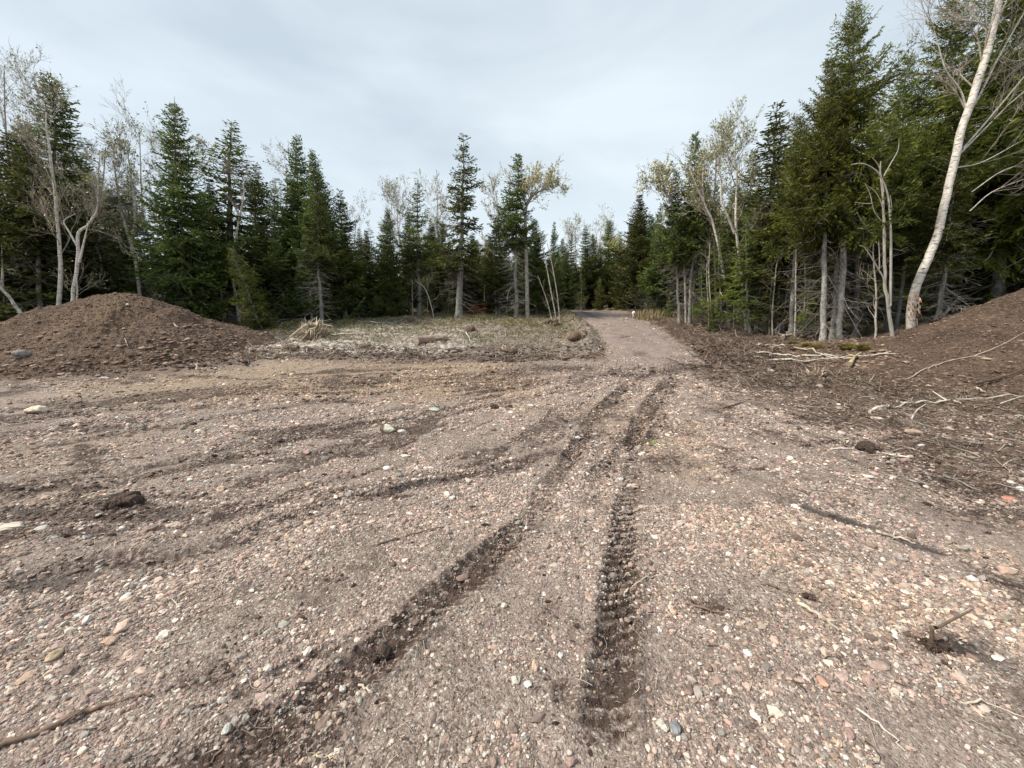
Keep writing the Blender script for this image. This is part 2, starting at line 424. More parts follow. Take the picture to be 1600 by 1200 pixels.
# ------------------------------------------------------------------ materials
class M:
    def __init__(s, name):
        s.m = bpy.data.materials.new(name); s.m.use_nodes = True
        s.nt = s.m.node_tree; s.b = s.nt.nodes['Principled BSDF']
        s.b.inputs['Specular IOR Level'].default_value = .25
    def n(s, t, **k):
        nd = s.nt.nodes.new(t)
        for a, b in k.items():
            if a in nd.inputs: nd.inputs[a].default_value = b
            else: setattr(nd, a, b)
        return nd
    def l(s, a, b): s.nt.links.new(a, b)
    def pos(s, scale=(1, 1, 1), obj=False):
        t = s.n('ShaderNodeTexCoord') if obj else s.n('ShaderNodeNewGeometry')
        mp_ = s.n('ShaderNodeMapping'); mp_.inputs['Scale'].default_value = scale
        s.l(t.outputs['Object' if obj else 'Position'], mp_.inputs[0]); return mp_.outputs[0]
    def noise(s, v, sc, det=4, rough=.55, dist=0):
        nd = s.n('ShaderNodeTexNoise'); nd.inputs['Scale'].default_value = sc; nd.inputs['Detail'].default_value = det
        nd.inputs['Roughness'].default_value = rough; nd.inputs['Distortion'].default_value = dist
        s.l(v, nd.inputs['Vector']); return nd.outputs['Fac']
    def vor(s, v, sc, feat='F1', rnd=1):
        nd = s.n('ShaderNodeTexVoronoi'); nd.feature = feat; nd.inputs['Scale'].default_value = sc; nd.inputs['Randomness'].default_value = rnd
        s.l(v, nd.inputs['Vector']); return nd
    def ramp(s, f, stops, interp='LINEAR'):
        r = s.n('ShaderNodeValToRGB'); el = r.color_ramp.elements; r.color_ramp.interpolation = interp
        while len(el) < len(stops): el.new(.5)
        for e_, (p, c) in zip(el, stops):
            e_.position = p; e_.color = (*c, 1) if np.ndim(c) else (c, c, c, 1)
        s.l(f, r.inputs[0]); return r.outputs[0]
    def mix(s, f, a, b, mode='MIX'):
        nd = s.n('ShaderNodeMix'); nd.data_type = 'RGBA'; nd.blend_type = mode; nd.clamp_factor = True
        for i, x in ((0, f), (6, a), (7, b)):
            if hasattr(x, 'links'): s.l(x, nd.inputs[i])
            elif i == 0: nd.inputs[0].default_value = x
            else: nd.inputs[i].default_value = (*x, 1)
        return nd.outputs[2]
    def math(s, op, a, b=0, clamp=False):
        nd = s.n('ShaderNodeMath'); nd.operation = op; nd.use_clamp = clamp
        for i, x in ((0, a), (1, b)):
            if hasattr(x, 'links'): s.l(x, nd.inputs[i])
            else: nd.inputs[i].default_value = x
        return nd.outputs[0]
    def attr(s, name, col=False):
        a = s.n('ShaderNodeAttribute'); a.attribute_name = name
        return a.outputs['Color' if col else 'Fac']
    def bump(s, h, dist, strength=1.0, prev=None):
        b = s.n('ShaderNodeBump'); b.inputs['Distance'].default_value = dist; b.inputs['Strength'].default_value = strength
        s.l(h, b.inputs['Height'])
        if prev is not None: s.l(prev, b.inputs['Normal'])
        return b.outputs[0]
    def out(s, col=None, rough=None, nrm=None):
        for k, x in (('Base Color', col), ('Roughness', rough), ('Normal', nrm)):
            if x is None: continue
            if hasattr(x, 'links'): s.l(x, s.b.inputs[k])
            elif k == 'Base Color': s.b.inputs[k].default_value = (*x, 1)
            else: s.b.inputs[k].default_value = x
        return s.m

STONE_RAMP = [(0, (.085, .062, .050)), (.22, (.165, .125, .103)), (.48, (.26, .205, .172)), (.7, (.37, .305, .255)), (.86, (.47, .41, .345)), (1, (.64, .59, .52))]

def ground_material():
    m = M('gravel_ground')
    p = m.pos()
    wn = m.n('ShaderNodeTexNoise'); wn.inputs['Scale'].default_value = 9; wn.inputs['Detail'].default_value = 2
    m.l(p, wn.inputs['Vector'])
    va = m.n('ShaderNodeVectorMath'); va.operation = 'SCALE'; va.inputs['Scale'].default_value = .05
    m.l(wn.outputs['Color'], va.inputs[0])
    vb = m.n('ShaderNodeVectorMath'); vb.operation = 'ADD'; m.l(p, vb.inputs[0]); m.l(va.outputs[0], vb.inputs[1])
    pw = vb.outputs[0]
    v1 = m.vor(pw, 62); v2 = m.vor(pw, 130); v3 = m.vor(pw, 24); v4 = m.vor(pw, 11)
    def cell(v):
        sx = m.n('ShaderNodeSeparateColor'); m.l(v.outputs['Color'], sx.inputs[0]); return sx
    c1, c2, c3, c4 = cell(v1), cell(v2), cell(v3), cell(v4)
    s1 = m.ramp(c1.outputs[0], STONE_RAMP); s2 = m.ramp(c2.outputs[0], STONE_RAMP); s3 = m.ramp(c3.outputs[0], STONE_RAMP)
    fines = m.ramp(m.noise(p, 5, 8, .7), [(.3, (.15, .115, .099)), (.7, (.33, .262, .225))])
    small = m.mix(m.ramp(v2.outputs['Distance'], [(.35, 1), (.6, 0)]), fines, s2)
    base = m.mix(m.math('MULTIPLY', m.ramp(v1.outputs['Distance'], [(.42, 1), (.55, 0)]), m.ramp(c1.outputs[1], [(.15, 0), (.2, 1)])), small, s1)
    base = m.mix(m.math('MULTIPLY', m.ramp(v3.outputs['Distance'], [(.28, 1), (.36, 0)]), m.ramp(c3.outputs[1], [(.78, 0), (.80, 1)])), base, s3)
    big = m.ramp(c4.outputs[0], [(0, (.30, .25, .22)), (1, (.6, .56, .5))])
    base = m.mix(m.math('MULTIPLY', m.ramp(v4.outputs['Distance'], [(.14, 1), (.19, 0)]), m.ramp(c4.outputs[1], [(.66, 0), (.69, 1)])), base, big)
    # broad variation in how much soil lies between the stones
    soil = m.ramp(m.noise(p, 1.7, 7, .66), [(.44, 0), (.6, 1)])
    soil2 = m.ramp(m.noise(p, 14, 4, .6), [(.42, 0), (.6, 1)])
    base = m.mix(m.math('MULTIPLY', m.math('MULTIPLY', soil, soil2), .8), base, (.105, .075, .060))
    base = m.mix(m.ramp(m.noise(p, .7, 5, .6), [(.45, 0), (.62, .45)]), base, (.335, .262, .228))
    # road gravel: purplish, even
    rd = m.mix(m.ramp(c1.outputs[2], [(0, 0), (1, 1)]), (.16, .12, .112), (.37, .295, .27))
    rd = m.mix(m.ramp(m.noise(p, 2.2, 5, .6), [(.4, 0), (.7, .6)]), rd, (.16, .12, .11))
    base = m.mix(m.math('MULTIPLY', m.attr('road'), .5), base, rd)
    # tan sandy band
    tn = m.mix(m.ramp(m.noise(m.pos((1, 2.5, 1)), 6, 7, .68), [(.35, 0), (.65, 1)]), (.19, .135, .09), (.42, .325, .22))
    base = m.mix(m.math('MULTIPLY', m.attr('tan'), .72), base, tn)
    # mud
    md = m.ramp(m.noise(p, 11, 6, .65), [(.3, (.040, .026, .020)), (.55, (.082, .055, .043)), (.75, (.15, .108, .086))])
    mudf = m.math('MULTIPLY', m.attr('mud'), m.ramp(m.noise(p, 26, 5, .7), [(.36, .1), (.58, 1)]))
    mudf = m.ramp(mudf, [(.12, 0), (.42, 1)])
    base = m.mix(mudf, base, md)
    # duff / litter: dark brown with pale chips
    nz = m.noise(m.pos((1, 1.8, 1)), 8, 8, .72)
    df = m.ramp(nz, [(.28, (.030, .019, .014)), (.45, (.078, .050, .037)), (.6, (.15, .105, .078)), (.75, (.25, .19, .14))])
    ch = m.vor(m.pos((1, 2.2, 1)), 26); cc = cell(ch)
    df = m.mix(m.math('MULTIPLY', m.ramp(ch.outputs['Distance'], [(.22, 1), (.34, 0)]), m.ramp(cc.outputs[1], [(.6, 0), (.66, 1)])), df,
               m.ramp(cc.outputs[0], [(0, (.13, .09, .07)), (.6, (.30, .23, .18)), (1, (.52, .45, .37))]))
    dry = m.ramp(m.noise(m.pos((1, 1.6, 1)), 4.5, 9, .75), [(.33, (.12, .09, .07)), (.45, (.34, .295, .25)), (.58, (.68, .63, .57))])
    df = m.mix(m.attr('chips'), df, dry)
    df = m.mix(m.math('MULTIPLY', m.attr('band'), .8), df, m.ramp(nz, [(.3, (.04, .02, .015)), (.5, (.11, .06, .045)), (.7, (.20, .125, .09))]))
    base = m.mix(m.attr('duff'), base, df)
    ms = m.ramp(m.noise(p, 7, 8, .7), [(.3, (.055, .042, .016)), (.5, (.13, .118, .032)), (.68, (.22, .19, .06))])
    base = m.mix(m.math('MULTIPLY', m.attr('moss'), m.ramp(m.noise(p, 3, 5, .6), [(.32, 0), (.5, 1)])), base, ms)
    base = m.mix(m.math('MULTIPLY', m.attr('silt'), m.ramp(m.noise(p, 9, 4, .6), [(.3, .62), (.55, 1)])), base, m.ramp(m.noise(m.pos((1, 1, 1)), 2.6, 5, .5), [(.35, (.05, .04, .036)), (.65, (.15, .125, .11))]))
    rough = m.ramp(m.math('MULTIPLY', mudf, m.ramp(m.noise(p, 3, 3), [(.45, 0), (.6, 1)])), [(0, .85), (1, .42)])
    h1 = m.ramp(v1.outputs['Distance'], [(0, 1), (.55, 0)]); h2 = m.ramp(v2.outputs['Distance'], [(0, 1), (.55, 0)])
    b1 = m.bump(m.math('ADD', h1, m.math('MULTIPLY', h2, .5)), .011, .8)
    b2 = m.bump(m.noise(p, 30, 6, .7), .03, .6, b1)
    return m.out(base, rough, b2)

def pile_material(name, warm):
    m = M(name); p = m.pos()
    nz = m.noise(p, 5, 9, .7)
    k = 1.0 if warm else .86
    k *= 1.62 if warm else 1.42
    nz = m.noise(p, 11, 9, .75)
    base = m.ramp(nz, [(.30, (.042 * k, .027 * k, .020 * k)), (.5, (.125 * k, .083 * k, .060 * k)), (.68, (.225 * k, .162 * k, .12 * k))])
    base = m.mix(1.0, base, m.ramp(m.noise(p, 1.3, 5, .6), [(.35, .72), (.65, 1.22)]), 'MULTIPLY')
    if warm:   # sandy patch of freshly dumped soil on the crest
        base = m.mix(m.math('MULTIPLY', m.attr('sand'), m.ramp(m.noise(p, 3, 6, .6), [(.35, .2), (.6, .9)])), base, (.30, .20, .12))
    for sc, a, b, t in ((30, .20, .30, .55), (13, .15, .24, .80), (60, .25, .35, .5)):
        v = m.vor(m.pos((1, 1.4, 2)), sc)
        sx = m.n('ShaderNodeSeparateColor'); m.l(v.outputs['Color'], sx.inputs[0])
        base = m.mix(m.math('MULTIPLY', m.ramp(v.outputs['Distance'], [(a, 1), (b, 0)]), m.ramp(sx.outputs[1], [(t, 0), (t + .05, 1)])), base,
                     m.ramp(sx.outputs[0], [(0, (.07, .045, .035)), (.5, (.24, .175, .135)), (1, (.50, .42, .34))]))
    b = m.bump(m.noise(p, 22, 8, .8), .10, 1.0)
    b = m.bump(m.noise(p, 70, 4, .7), .03, 1.0, b)
    return m.out(base, .92, b)

def tint_material(name, rough=.8, base=(1, 1, 1), nscale=40, var=.25, bumpd=.004, translucent=0):
    m = M(name)
    c = m.mix(1.0, m.attr('tint', True), base, 'MULTIPLY')
    f = m.noise(m.pos(obj=True), nscale, 3, .6)
    c = m.mix(1.0, c, m.ramp(f, [(.3, 1 - var), (.7, 1 + var)]), 'MULTIPLY')
    if bumpd: m.out(c, rough, m.bump(f, bumpd))
    else: m.out(c, rough)
    return m.m

def bark_material(name, a, b, c, zs=.35, sc=14, mark=False):
    m = M(name); p = m.pos((1, 1, zs), obj=True)
    n = m.noise(p, sc, 6, .65)
    col = m.ramp(n, [(.3, a), (.5, b), (.7, c)])
    if mark:
        q = m.pos((1, 1, 7), obj=True)
        lent = m.ramp(m.noise(q, 7, 4, .6, .3), [(.58, 0), (.63, 1)])
        col = m.mix(lent, col, (.05, .04, .035))
        blot = m.ramp(m.noise(m.pos((1, 1, 2), obj=True), 6, 5, .7), [(.58, 0), (.66, .7)])
        col = m.mix(blot, col, (.14, .11, .09))
    else:
        blot = m.ramp(m.noise(m.pos((1, 1, 1), obj=True), 7, 4, .6), [(.55, 0), (.62, .8)])
        col = m.mix(blot, col, (.32, .33, .30))
    col = m.mix(1.0, col, m.attr('tint', True), 'MULTIPLY')
    return m.out(col, .88, m.bump(n, .02, .7))

def foliage_material(name, a, b):
    m = M(name)
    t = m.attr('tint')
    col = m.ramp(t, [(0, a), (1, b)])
    oi = m.n('ShaderNodeObjectInfo')
    hs = m.n('ShaderNodeHueSaturation')
    m.l(m.math('ADD', m.math('MULTIPLY', oi.outputs['Random'], .05), .462), hs.inputs['Hue'])
    m.l(m.math('ADD', m.math('MULTIPLY', oi.outputs['Random'], .75), .68), hs.inputs['Value'])
    m.l(col, hs.inputs['Color'])
    m.l(hs.outputs[0], m.b.inputs['Base Color'])
    m.b.inputs['Roughness'].default_value = .6
    m.b.inputs['Specular IOR Level'].default_value = .2
    tr = m.n('ShaderNodeBsdfTranslucent'); m.l(hs.outputs[0], tr.inputs['Color'])
    ms = m.n('ShaderNodeMixShader'); ms.inputs[0].default_value = .28
    m.l(m.b.outputs[0], ms.inputs[1]); m.l(tr.outputs[0], ms.inputs[2])
    m.l(ms.outputs[0], m.nt.nodes['Material Output'].inputs['Surface'])
    return m.m

MAT_GROUND = ground_material()
MAT_PILE_L = pile_material('pile_soil_warm', True)
MAT_PILE_R = pile_material('pile_soil_dark', False)
MAT_STONE = tint_material('stone', .75, nscale=60, var=.22)
MAT_ROCK = tint_material('rock', .8, nscale=14, var=.3, bumpd=.01)
MAT_WOOD = tint_material('dead_wood', .85, nscale=25, var=.3, bumpd=.003)
MAT_PEAT = tint_material('peat', .95, nscale=30, var=.6, bumpd=.02)
MAT_SPRUCE_BARK = bark_material('spruce_bark', (.12, .108, .095), (.23, .215, .19), (.38, .365, .335))
MAT_BIRCH = bark_material('birch_bark', (.42, .38, .33), (.64, .60, .54), (.80, .77, .71), .8, 12, True)
MAT_ASPEN = bark_material('grey_birch_bark', (.22, .195, .165), (.40, .365, .32), (.55, .52, .47), .5, 8, True)
MAT_DEADBR = tint_material('dead_twig', .9, nscale=12, var=.25, bumpd=0)
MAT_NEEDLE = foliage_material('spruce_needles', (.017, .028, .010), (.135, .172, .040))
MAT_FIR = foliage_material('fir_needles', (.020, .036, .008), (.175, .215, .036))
MAT_BUD = tint_material('young_leaves', .6, nscale=5, var=.2, bumpd=0)
MAT_GRASS = tint_material('grass_blades', .7, nscale=3, var=.2, bumpd=0)

# ------------------------------------------------------------------ ground sheet
def build_ground():
    fine = np.radians(np.linspace(-61, 61, 1080))
    rest = np.radians(np.linspace(61, 299, 61))[1:-1]
    th = np.concatenate([fine, rest])
    r = np.concatenate([np.linspace(.05, .9, 12)[:-1], np.exp(np.arange(math.log(.9), math.log(9.5), .0062)),
                        np.exp(np.arange(math.log(9.5), math.log(32), .0085)), np.geomspace(32, 600, 45)])
    R, T = np.meshgrid(r, th, indexing='ij')
    x = (R * np.sin(T)).ravel(); y = (R * np.cos(T)).ravel()
    m = masks(x, y)
    z = Hbase(x, y) + m['dz']
    n = len(th); i = np.arange(len(r) - 1)[:, None] * n; j = np.arange(n)[None, :]; j2 = (j + 1) % n
    f = np.stack([i + j, i + n + j, i + n + j2, i + j2], -1).reshape(-1, 4)
    mb = MB(); mb.add(np.stack([x, y, z], 1), f)
    z0 = float(z[:n].mean())
    mb.add(np.vstack([[0, 0, z0], np.stack([x[:n], y[:n], z[:n]], 1)]), np.array([[0, k + 1, (k + 1) % n + 1] for k in range(n)])[:, ::-1])
    at = {}
    for k in ('mud', 'duff', 'tan', 'moss', 'chips', 'road', 'silt', 'band'):
        at[k] = np.concatenate([m[k], np.zeros(n + 1)])
    o = mb.obj('ground', MAT_GROUND, attrs=at)
    tag(o, kind='structure')
build_ground()

def build_road():
    ys = np.linspace(9.0, 31.5, 330); u = np.linspace(0, 1, 70)
    xl = np.interp(ys, ROAD_L[:, 1], ROAD_L[:, 0]); xr = np.interp(ys, ROAD_R[:, 1], ROAD_R[:, 0])
    xl = xl + (fbm(ys * 2.3, ys * 0, 301, 5) - .5) * 1.1; xr = xr + (fbm(ys * 2.3, ys * 0 + 9, 302, 5) - .5) * 1.1
    x = xl[:, None] + (xr - xl)[:, None] * u[None]; y = np.repeat(ys[:, None], 70, 1)
    g = ground_z(x.ravel(), y.ravel()).reshape(x.shape)
    e_ = ss(0, .13, u)[None] * ss(0, .13, 1 - u)[None] * ss(9.0, 10.6, ys)[:, None]
    z = g - .045 + e_ * .075 + (fbm(x * 4, y * 4, 303, 4) - .5) * .06 - .02 * (np.exp(-((u[None] - .30) / .07) ** 2) + np.exp(-((u[None] - .68) / .07) ** 2))
    f = []
    i = np.arange(len(ys) - 1)[:, None] * 70; j = np.arange(69)[None]
    mb = MB(); mb.add(np.stack([x, y, z], -1).reshape(-1, 3), np.stack([i + j, i + j + 1, i + 71 + j, i + 70 + j], -1).reshape(-1, 4))
    at = {k: np.zeros(x.size) for k in ('mud', 'duff', 'tan', 'moss', 'chips', 'silt', 'band')}; at['road'] = np.ones(x.size) * .9; uu = np.repeat(u[None], len(ys), 0).ravel()
    at['mud'] = (.5 * (np.exp(-((uu - .30) / .07) ** 2) + np.exp(-((uu - .68) / .07) ** 2)) + .5) * ss(.45, .7, fbm(x.ravel() * 1.5, y.ravel() * .8, 305, 4)) * .5
    tag(mb.obj('gravel_road', MAT_GROUND, attrs=at), kind='structure')
build_road()

# ------------------------------------------------------------------ soil piles
def build_mound(i, mat, label):
    c, a0, a1, b0, b1, h, ex = MOUNDS[i]
    nr, na = 170, 460
    rr = np.linspace(0.004, 1.18, nr); th = np.linspace(0, 2 * math.pi, na, endpoint=False)
    R, T = np.meshgrid(rr, th, indexing='ij')
    dx = R * np.cos(T); dy = R * np.sin(T)
    x = c[0] + dx * np.where(dx < 0, a0, a1); y = c[1] + dy * np.where(dy < 0, b0, b1)
    x = x.ravel(); y = y.ravel()
    z = Hbase(x, y) + mound_h(i, x, y) - .06
    z = np.where(R.ravel() > 1.1, z - .15, z)
    z = z + (fbm(x * 26, y * 26, 88, 3) - .5) * .035
    ii = np.arange(nr - 1)[:, None] * na; j = np.arange(na)[None, :]; j2 = (j + 1) % na
    f = np.stack([ii + j, ii + na + j, ii + na + j2, ii + j2], -1).reshape(-1, 4)[:, ::-1]
    mb = MB()
    o3 = np.array([c[0], c[1], 0.])
    mb.add(np.stack([x, y, z], 1) - o3, f)
    sand = np.exp(-(((x - c[0] - .1) / 1.0) ** 2 + ((y - c[1] + .7) / .9) ** 2))
    o = mb.obj('soil_pile', mat, attrs={'sand': sand}); o.location = o3
    tag(o, label, 'dirt pile')
build_mound(0, MAT_PILE_L, 'wide brown soil pile with a sandy crest at the left, in front of the spruces')
build_mound(1, MAT_PILE_R, 'darker brown soil pile cut by the right edge, strewn with pale branches')

# ------------------------------------------------------------------ loose stones
def icosphere(sub):
    t = (1 + 5 ** .5) / 2
    v = np.array([[-1, t, 0], [1, t, 0], [-1, -t, 0], [1, -t, 0], [0, -1, t], [0, 1, t], [0, -1, -t], [0, 1, -t], [t, 0, -1], [t, 0, 1], [-t, 0, -1], [-t, 0, 1]], float)
    v /= np.linalg.norm(v[0])
    f = [(0, 11, 5), (0, 5, 1), (0, 1, 7), (0, 7, 10), (0, 10, 11), (1, 5, 9), (5, 11, 4), (11, 10, 2), (10, 7, 6), (7, 1, 8), (3, 9, 4), (3, 4, 2), (3, 2, 6), (3, 6, 8), (3, 8, 9), (4, 9, 5), (2, 4, 11), (6, 2, 10), (8, 6, 7), (9, 8, 1)]
    for _ in range(sub):
        v = list(v); cache = {}; nf = []
        def mid(a, b):
            k = (min(a, b), max(a, b))
            if k not in cache:
                q = (np.array(v[a]) + v[b]); v.append(q / np.linalg.norm(q)); cache[k] = len(v) - 1
            return cache[k]
        for a, b, c in f:
            ab, bc, ca = mid(a, b), mid(b, c), mid(c, a)
            nf += [(a, ab, ca), (b, bc, ab), (c, ca, bc), (ab, bc, ca)]
        f = nf; v = np.array(v)
    return np.array(v), np.array(f)
ICO = [icosphere(0), icosphere(1), icosphere(2), icosphere(3)]

STONE_COLS = np.array([(.30, .235, .205), (.24, .19, .17), (.36, .30, .265), (.20, .16, .145), (.27, .20, .18), (.30, .275, .255), (.42, .36, .31), (.16, .125, .112),
                       (.22, .21, .205), (.31, .245, .21), (.50, .46, .42), (.26, .26, .24), (.30, .22, .20), (.34, .265, .21), (.13, .105, .098), (.25, .20, .185)])

def scatter_stones(mb, N, sub, r0, r1, med, powr):
    u = RNG.random(N * 2)
    # density falls with distance
    e_ = powr
    r = (r0 ** e_ + u * (r1 ** e_ - r0 ** e_)) ** (1 / e_)
    th = np.radians(RNG.uniform(-59, 59, N * 2))
    x = r * np.sin(th); y = r * np.cos(th)
    m = masks(x, y)
    patch = fbm(x * 2.7, y * 2.7, 202, 4)
    keep = RNG.random(N * 2) < np.clip((1 - m['mud'] * .85) * (1 - .93 * np.clip(m['silt'], 0, 1)) * (1 - m['duff'] * .93) * (.10 + 1.7 * ss(.36, .62, patch)) * 1.0, .03, 1)
    for i in (0, 1):
        keep &= mound_h(i, x, y) < .02
    idx = np.nonzero(keep)[0][:N]
    x, y, r = x[idx], y[idx], r[idx]
    z = Hbase(x, y) + m['dz'][idx]
    n = len(x)
    V, F = ICO[sub]
    size = med(r) * np.exp(RNG.normal(0, .5, n))
    size = np.clip(size, .002, .017 + .004 * r)
    ax = np.stack([RNG.uniform(.9, 1.5, n), RNG.uniform(.7, 1.1, n), RNG.uniform(.4, .85, n)], 1) * size[:, None]
    jit = 1 + RNG.normal(0, .15, (24, len(V), 1))
    vv = V[None] * jit[RNG.integers(0, 24, n)]
    vv = vv * ax[:, None, :]
    a = RNG.uniform(0, 2 * math.pi, n); t1 = RNG.normal(0, .3, n)
    ca, sa, ct, st = np.cos(a), np.sin(a), np.cos(t1), np.sin(t1)
    X = vv[..., 0]; Y = vv[..., 1] * ct[:, None] - vv[..., 2] * st[:, None]; Z = vv[..., 1] * st[:, None] + vv[..., 2] * ct[:, None]
    out = np.stack([X * ca[:, None] - Y * sa[:, None] + x[:, None], X * sa[:, None] + Y * ca[:, None] + y[:, None], Z + (z + ax[:, 2] * RNG.uniform(-.35, .5, n))[:, None]], -1)
    f = (F[None] + (np.arange(n) * len(V))[:, None, None]).reshape(-1, 3)
    col = STONE_COLS[RNG.integers(0, len(STONE_COLS), n)] * RNG.uniform(.6, 1.42, (n, 1)) * np.array([1.18, 1.10, 1.03])
    pale = RNG.random(n) < .02
    col[pale] = np.array([.58, .55, .51]) * RNG.uniform(.85, 1.1, (pale.sum(), 1))
    dk = 1 - .45 * np.clip(m['mud'][idx], 0, 1)
    tanm = m['tan'][idx][:, None]
    col = col * dk[:, None] * (1 - tanm + tanm * np.array([1.1, 1.0, .84]))
    mb.add(out.reshape(-1, 3), f, 0, np.repeat(col, len(V), 0))

mb = MB()
STONE_COLS[7] = (.19, .15, .13)
scatter_stones(mb, 62000, 1, .75, 3.6, lambda r: .0026 + .0007 * r, 1.5)
scatter_stones(mb, 105000, 0, 2.6, 9, lambda r: .0040 + .0006 * r, .8)
scatter_stones(mb, 70000, 0, 5.5, 20, lambda r: .0058 + .0005 * r, .9)
scatter_stones(mb, 1500, 1, .8, 8, lambda r: .010 + .0018 * r, 1.3)
tag(mb.obj('loose_gravel', MAT_STONE, smooth=False), 'pinkish brown loose pebbles covering the open ground', None, None, 'stuff')

# ------------------------------------------------------------------ litter (twigs, chips, roots)
def twig_batch(mb, X, Y, Lr, rr, cols, lift=.01, curl=.3, nseg=4, zfun=surf_z, tilt=.12):
    n = len(X)
    if n == 0: return
    z = zfun(X, Y)
    a = RNG.uniform(0, 2 * math.pi, n); L = RNG.uniform(*Lr, n) * RNG.uniform(.5, 1, n); r = RNG.uniform(*rr, n)
    el = RNG.normal(0, tilt, n); k = RNG.normal(0, curl, n)
    s = np.linspace(-.5, .5, nseg + 1)
    aa = a[:, None] + k[:, None] * s[None] * 2
    dx = np.cos(aa) * L[:, None] / nseg; dy = np.sin(aa) * L[:, None] / nseg
    px = X[:, None] + np.cumsum(dx, 1) - dx.sum(1)[:, None] / 2; py = Y[:, None] + np.cumsum(dy, 1) - dy.sum(1)[:, None] / 2
    zz = zfun(px.ravel(), py.ravel()).reshape(px.shape)
    zz = np.maximum(zz * .6 + z[:, None] * .4, zz) + r[:, None] + RNG.uniform(0, lift, n)[:, None] + np.abs(el)[:, None] * (s[None] + .5) * L[:, None]
    pts = np.stack([px, py, zz], -1)
    rad = r[:, None] * (1 - .55 * (s[None] + .5))
    nx = -np.sin(aa); ny = np.cos(aa)
    sides = 3; V = []
    for q in range(sides):
        an = q / sides * 2 * math.pi + .5
        V.append(pts + np.stack([nx * math.cos(an), ny * math.cos(an), np.full_like(nx, math.sin(an))], -1) * rad[..., None])
    V = np.stack(V, 2)   # n, seg+1, sides, 3
    b = (np.arange(n) * (nseg + 1) * sides)[:, None, None] + (np.arange(nseg) * sides)[None, :, None]
    j = np.arange(sides)[None, None, :]; j2 = (j + 1) % sides
    f = np.stack([b + j, b + j2, b + sides + j2, b + sides + j], -1).reshape(-1, 4)
    c = np.asarray(cols)[RNG.integers(0, len(cols), n)] * RNG.uniform(.7, 1.25, (n, 1))
    mb.add(V.reshape(-1, 3), f, 0, np.repeat(c, (nseg + 1) * sides, 0))

WOODC = [(.42, .36, .29), (.30, .25, .20), (.22, .17, .13), (.13, .09, .07), (.08, .055, .045), (.36, .33, .29), (.5, .45, .38)]
DARKC = [(.10, .07, .055), (.065, .042, .033), (.16, .11, .085), (.24, .18, .14), (.05, .032, .026), (.34, .27, .21)]
ASHC = [(.52, .47, .41), (.46, .43, .39), (.42, .36, .29), (.30, .25, .19), (.55, .49, .41), (.20, .14, .10), (.12, .08, .06), (.38, .30, .20), (.18, .11, .08)]

def pick(n, xr, yr, fn):
    x = RNG.uniform(*xr, n); y = RNG.uniform(*yr, n)
    k = RNG.random(n) < fn(x, y)
    return x[k], y[k]

mb = MB()
x, y = pick(23000, (-10, 4.6), (9.3, 21), lambda x, y: masks(x, y, False)['duff'] * (1 - masks(x, y, False)['road']) * (mound_h(0, x, y) < .03))
twig_batch(mb, x, y, (.04, .45), (.003, .010), ASHC, .04, .5, tilt=.2)
x, y = pick(14000, (3, 13), (7.2, 19), lambda x, y: masks(x, y, False)['duff'] * (mound_h(1, x, y) < .05))
twig_batch(mb, x, y, (.05, .45), (.003, .010), DARKC + WOODC[:2], .05, .5, tilt=.28)
x, y = pick(9000, (3.2, 10), (3.0, 8.5), lambda x, y: masks(x, y, False)['duff'] * (mound_h(1, x, y) < .1))
twig_batch(mb, x, y, (.04, .35), (.0025, .007), DARKC + WOODC, .02, .6)
x, y = pick(16000, (-17, -5.5), (7.6, 14), lambda x, y: mound_h(0, x, y) > 0)
twig_batch(mb, x, y, (.015, .10), (.002, .006), DARKC + WOODC[:3], .012, .5)
x, y = pick(15000, (6, 18), (3.5, 12.5), lambda x, y: mound_h(1, x, y) > 0)
twig_batch(mb, x, y, (.015, .14), (.002, .005), DARKC + WOODC[:3], .012, .5)
th = np.radians(RNG.uniform(-58, 58, 3300)); r = np.sqrt(RNG.uniform(.7, 80, 3300))
twig_batch(mb, r * np.sin(th), r * np.cos(th), (.02, .16), (.0011, .0032), WOODC, .004, .8)
th = np.radians(RNG.uniform(-58, 58, 800)); r = RNG.uniform(.8, 3.5, 800)
twig_batch(mb, r * np.sin(th), r * np.cos(th), (.02, .12), (.0008, .0018), WOODC, .004, .9)
tag(mb.obj('wood_litter', MAT_WOOD), 'scattered twigs, roots and wood chips lying over ground and piles', None, None, 'stuff')

# peat clods along ruts and at the pad's far edge
mb = MB()
V, F = ICO[1]
cl = []
for (g, cum, hw, dep, lug, mst) in TR:
    k = int(cum[-1] * 9)
    s = RNG.uniform(0, cum[-1], k)
    xx = np.interp(s, cum, g[:, 0]); yy = np.interp(s, cum, g[:, 1])
    off = RNG.normal(0, hw * 1.7, k); ang = RNG.uniform(0, 6.28, k)
    cl.append(np.stack([xx + off * np.cos(ang), yy + off * np.sin(ang), RNG.lognormal(-4.9, .5, k) * (1 + .15 * yy)], 1))
for (cx, cy), rx, ry, st in SPOTW:
    k = int(min(160, 900 * rx * ry + 12) * st)
    cl.append(np.stack([cx + RNG.normal(0, rx * .7, k), cy + RNG.normal(0, ry * .8, k), RNG.lognormal(-5.0, .55, k) * (1 + .12 * cy)], 1))
x, y = pick(4200, (-9, 9), (8.6, 11.5), lambda x, y: ss(.3, .6, masks(x, y, False)['duff']))
cl.append(np.stack([x, y, RNG.lognormal(-3.5, .5, len(x))], 1))
x, y = pick(2600, (3.0, 9), (3.2, 9), lambda x, y: masks(x, y, False)['duff'] * .7)
cl.append(np.stack([x, y, RNG.lognormal(-4.0, .5, len(x))], 1))
x, y = pick(26000, (-17, -5.5), (7.6, 14), lambda x, y: (mound_h(0, x, y) > 0) * .9)
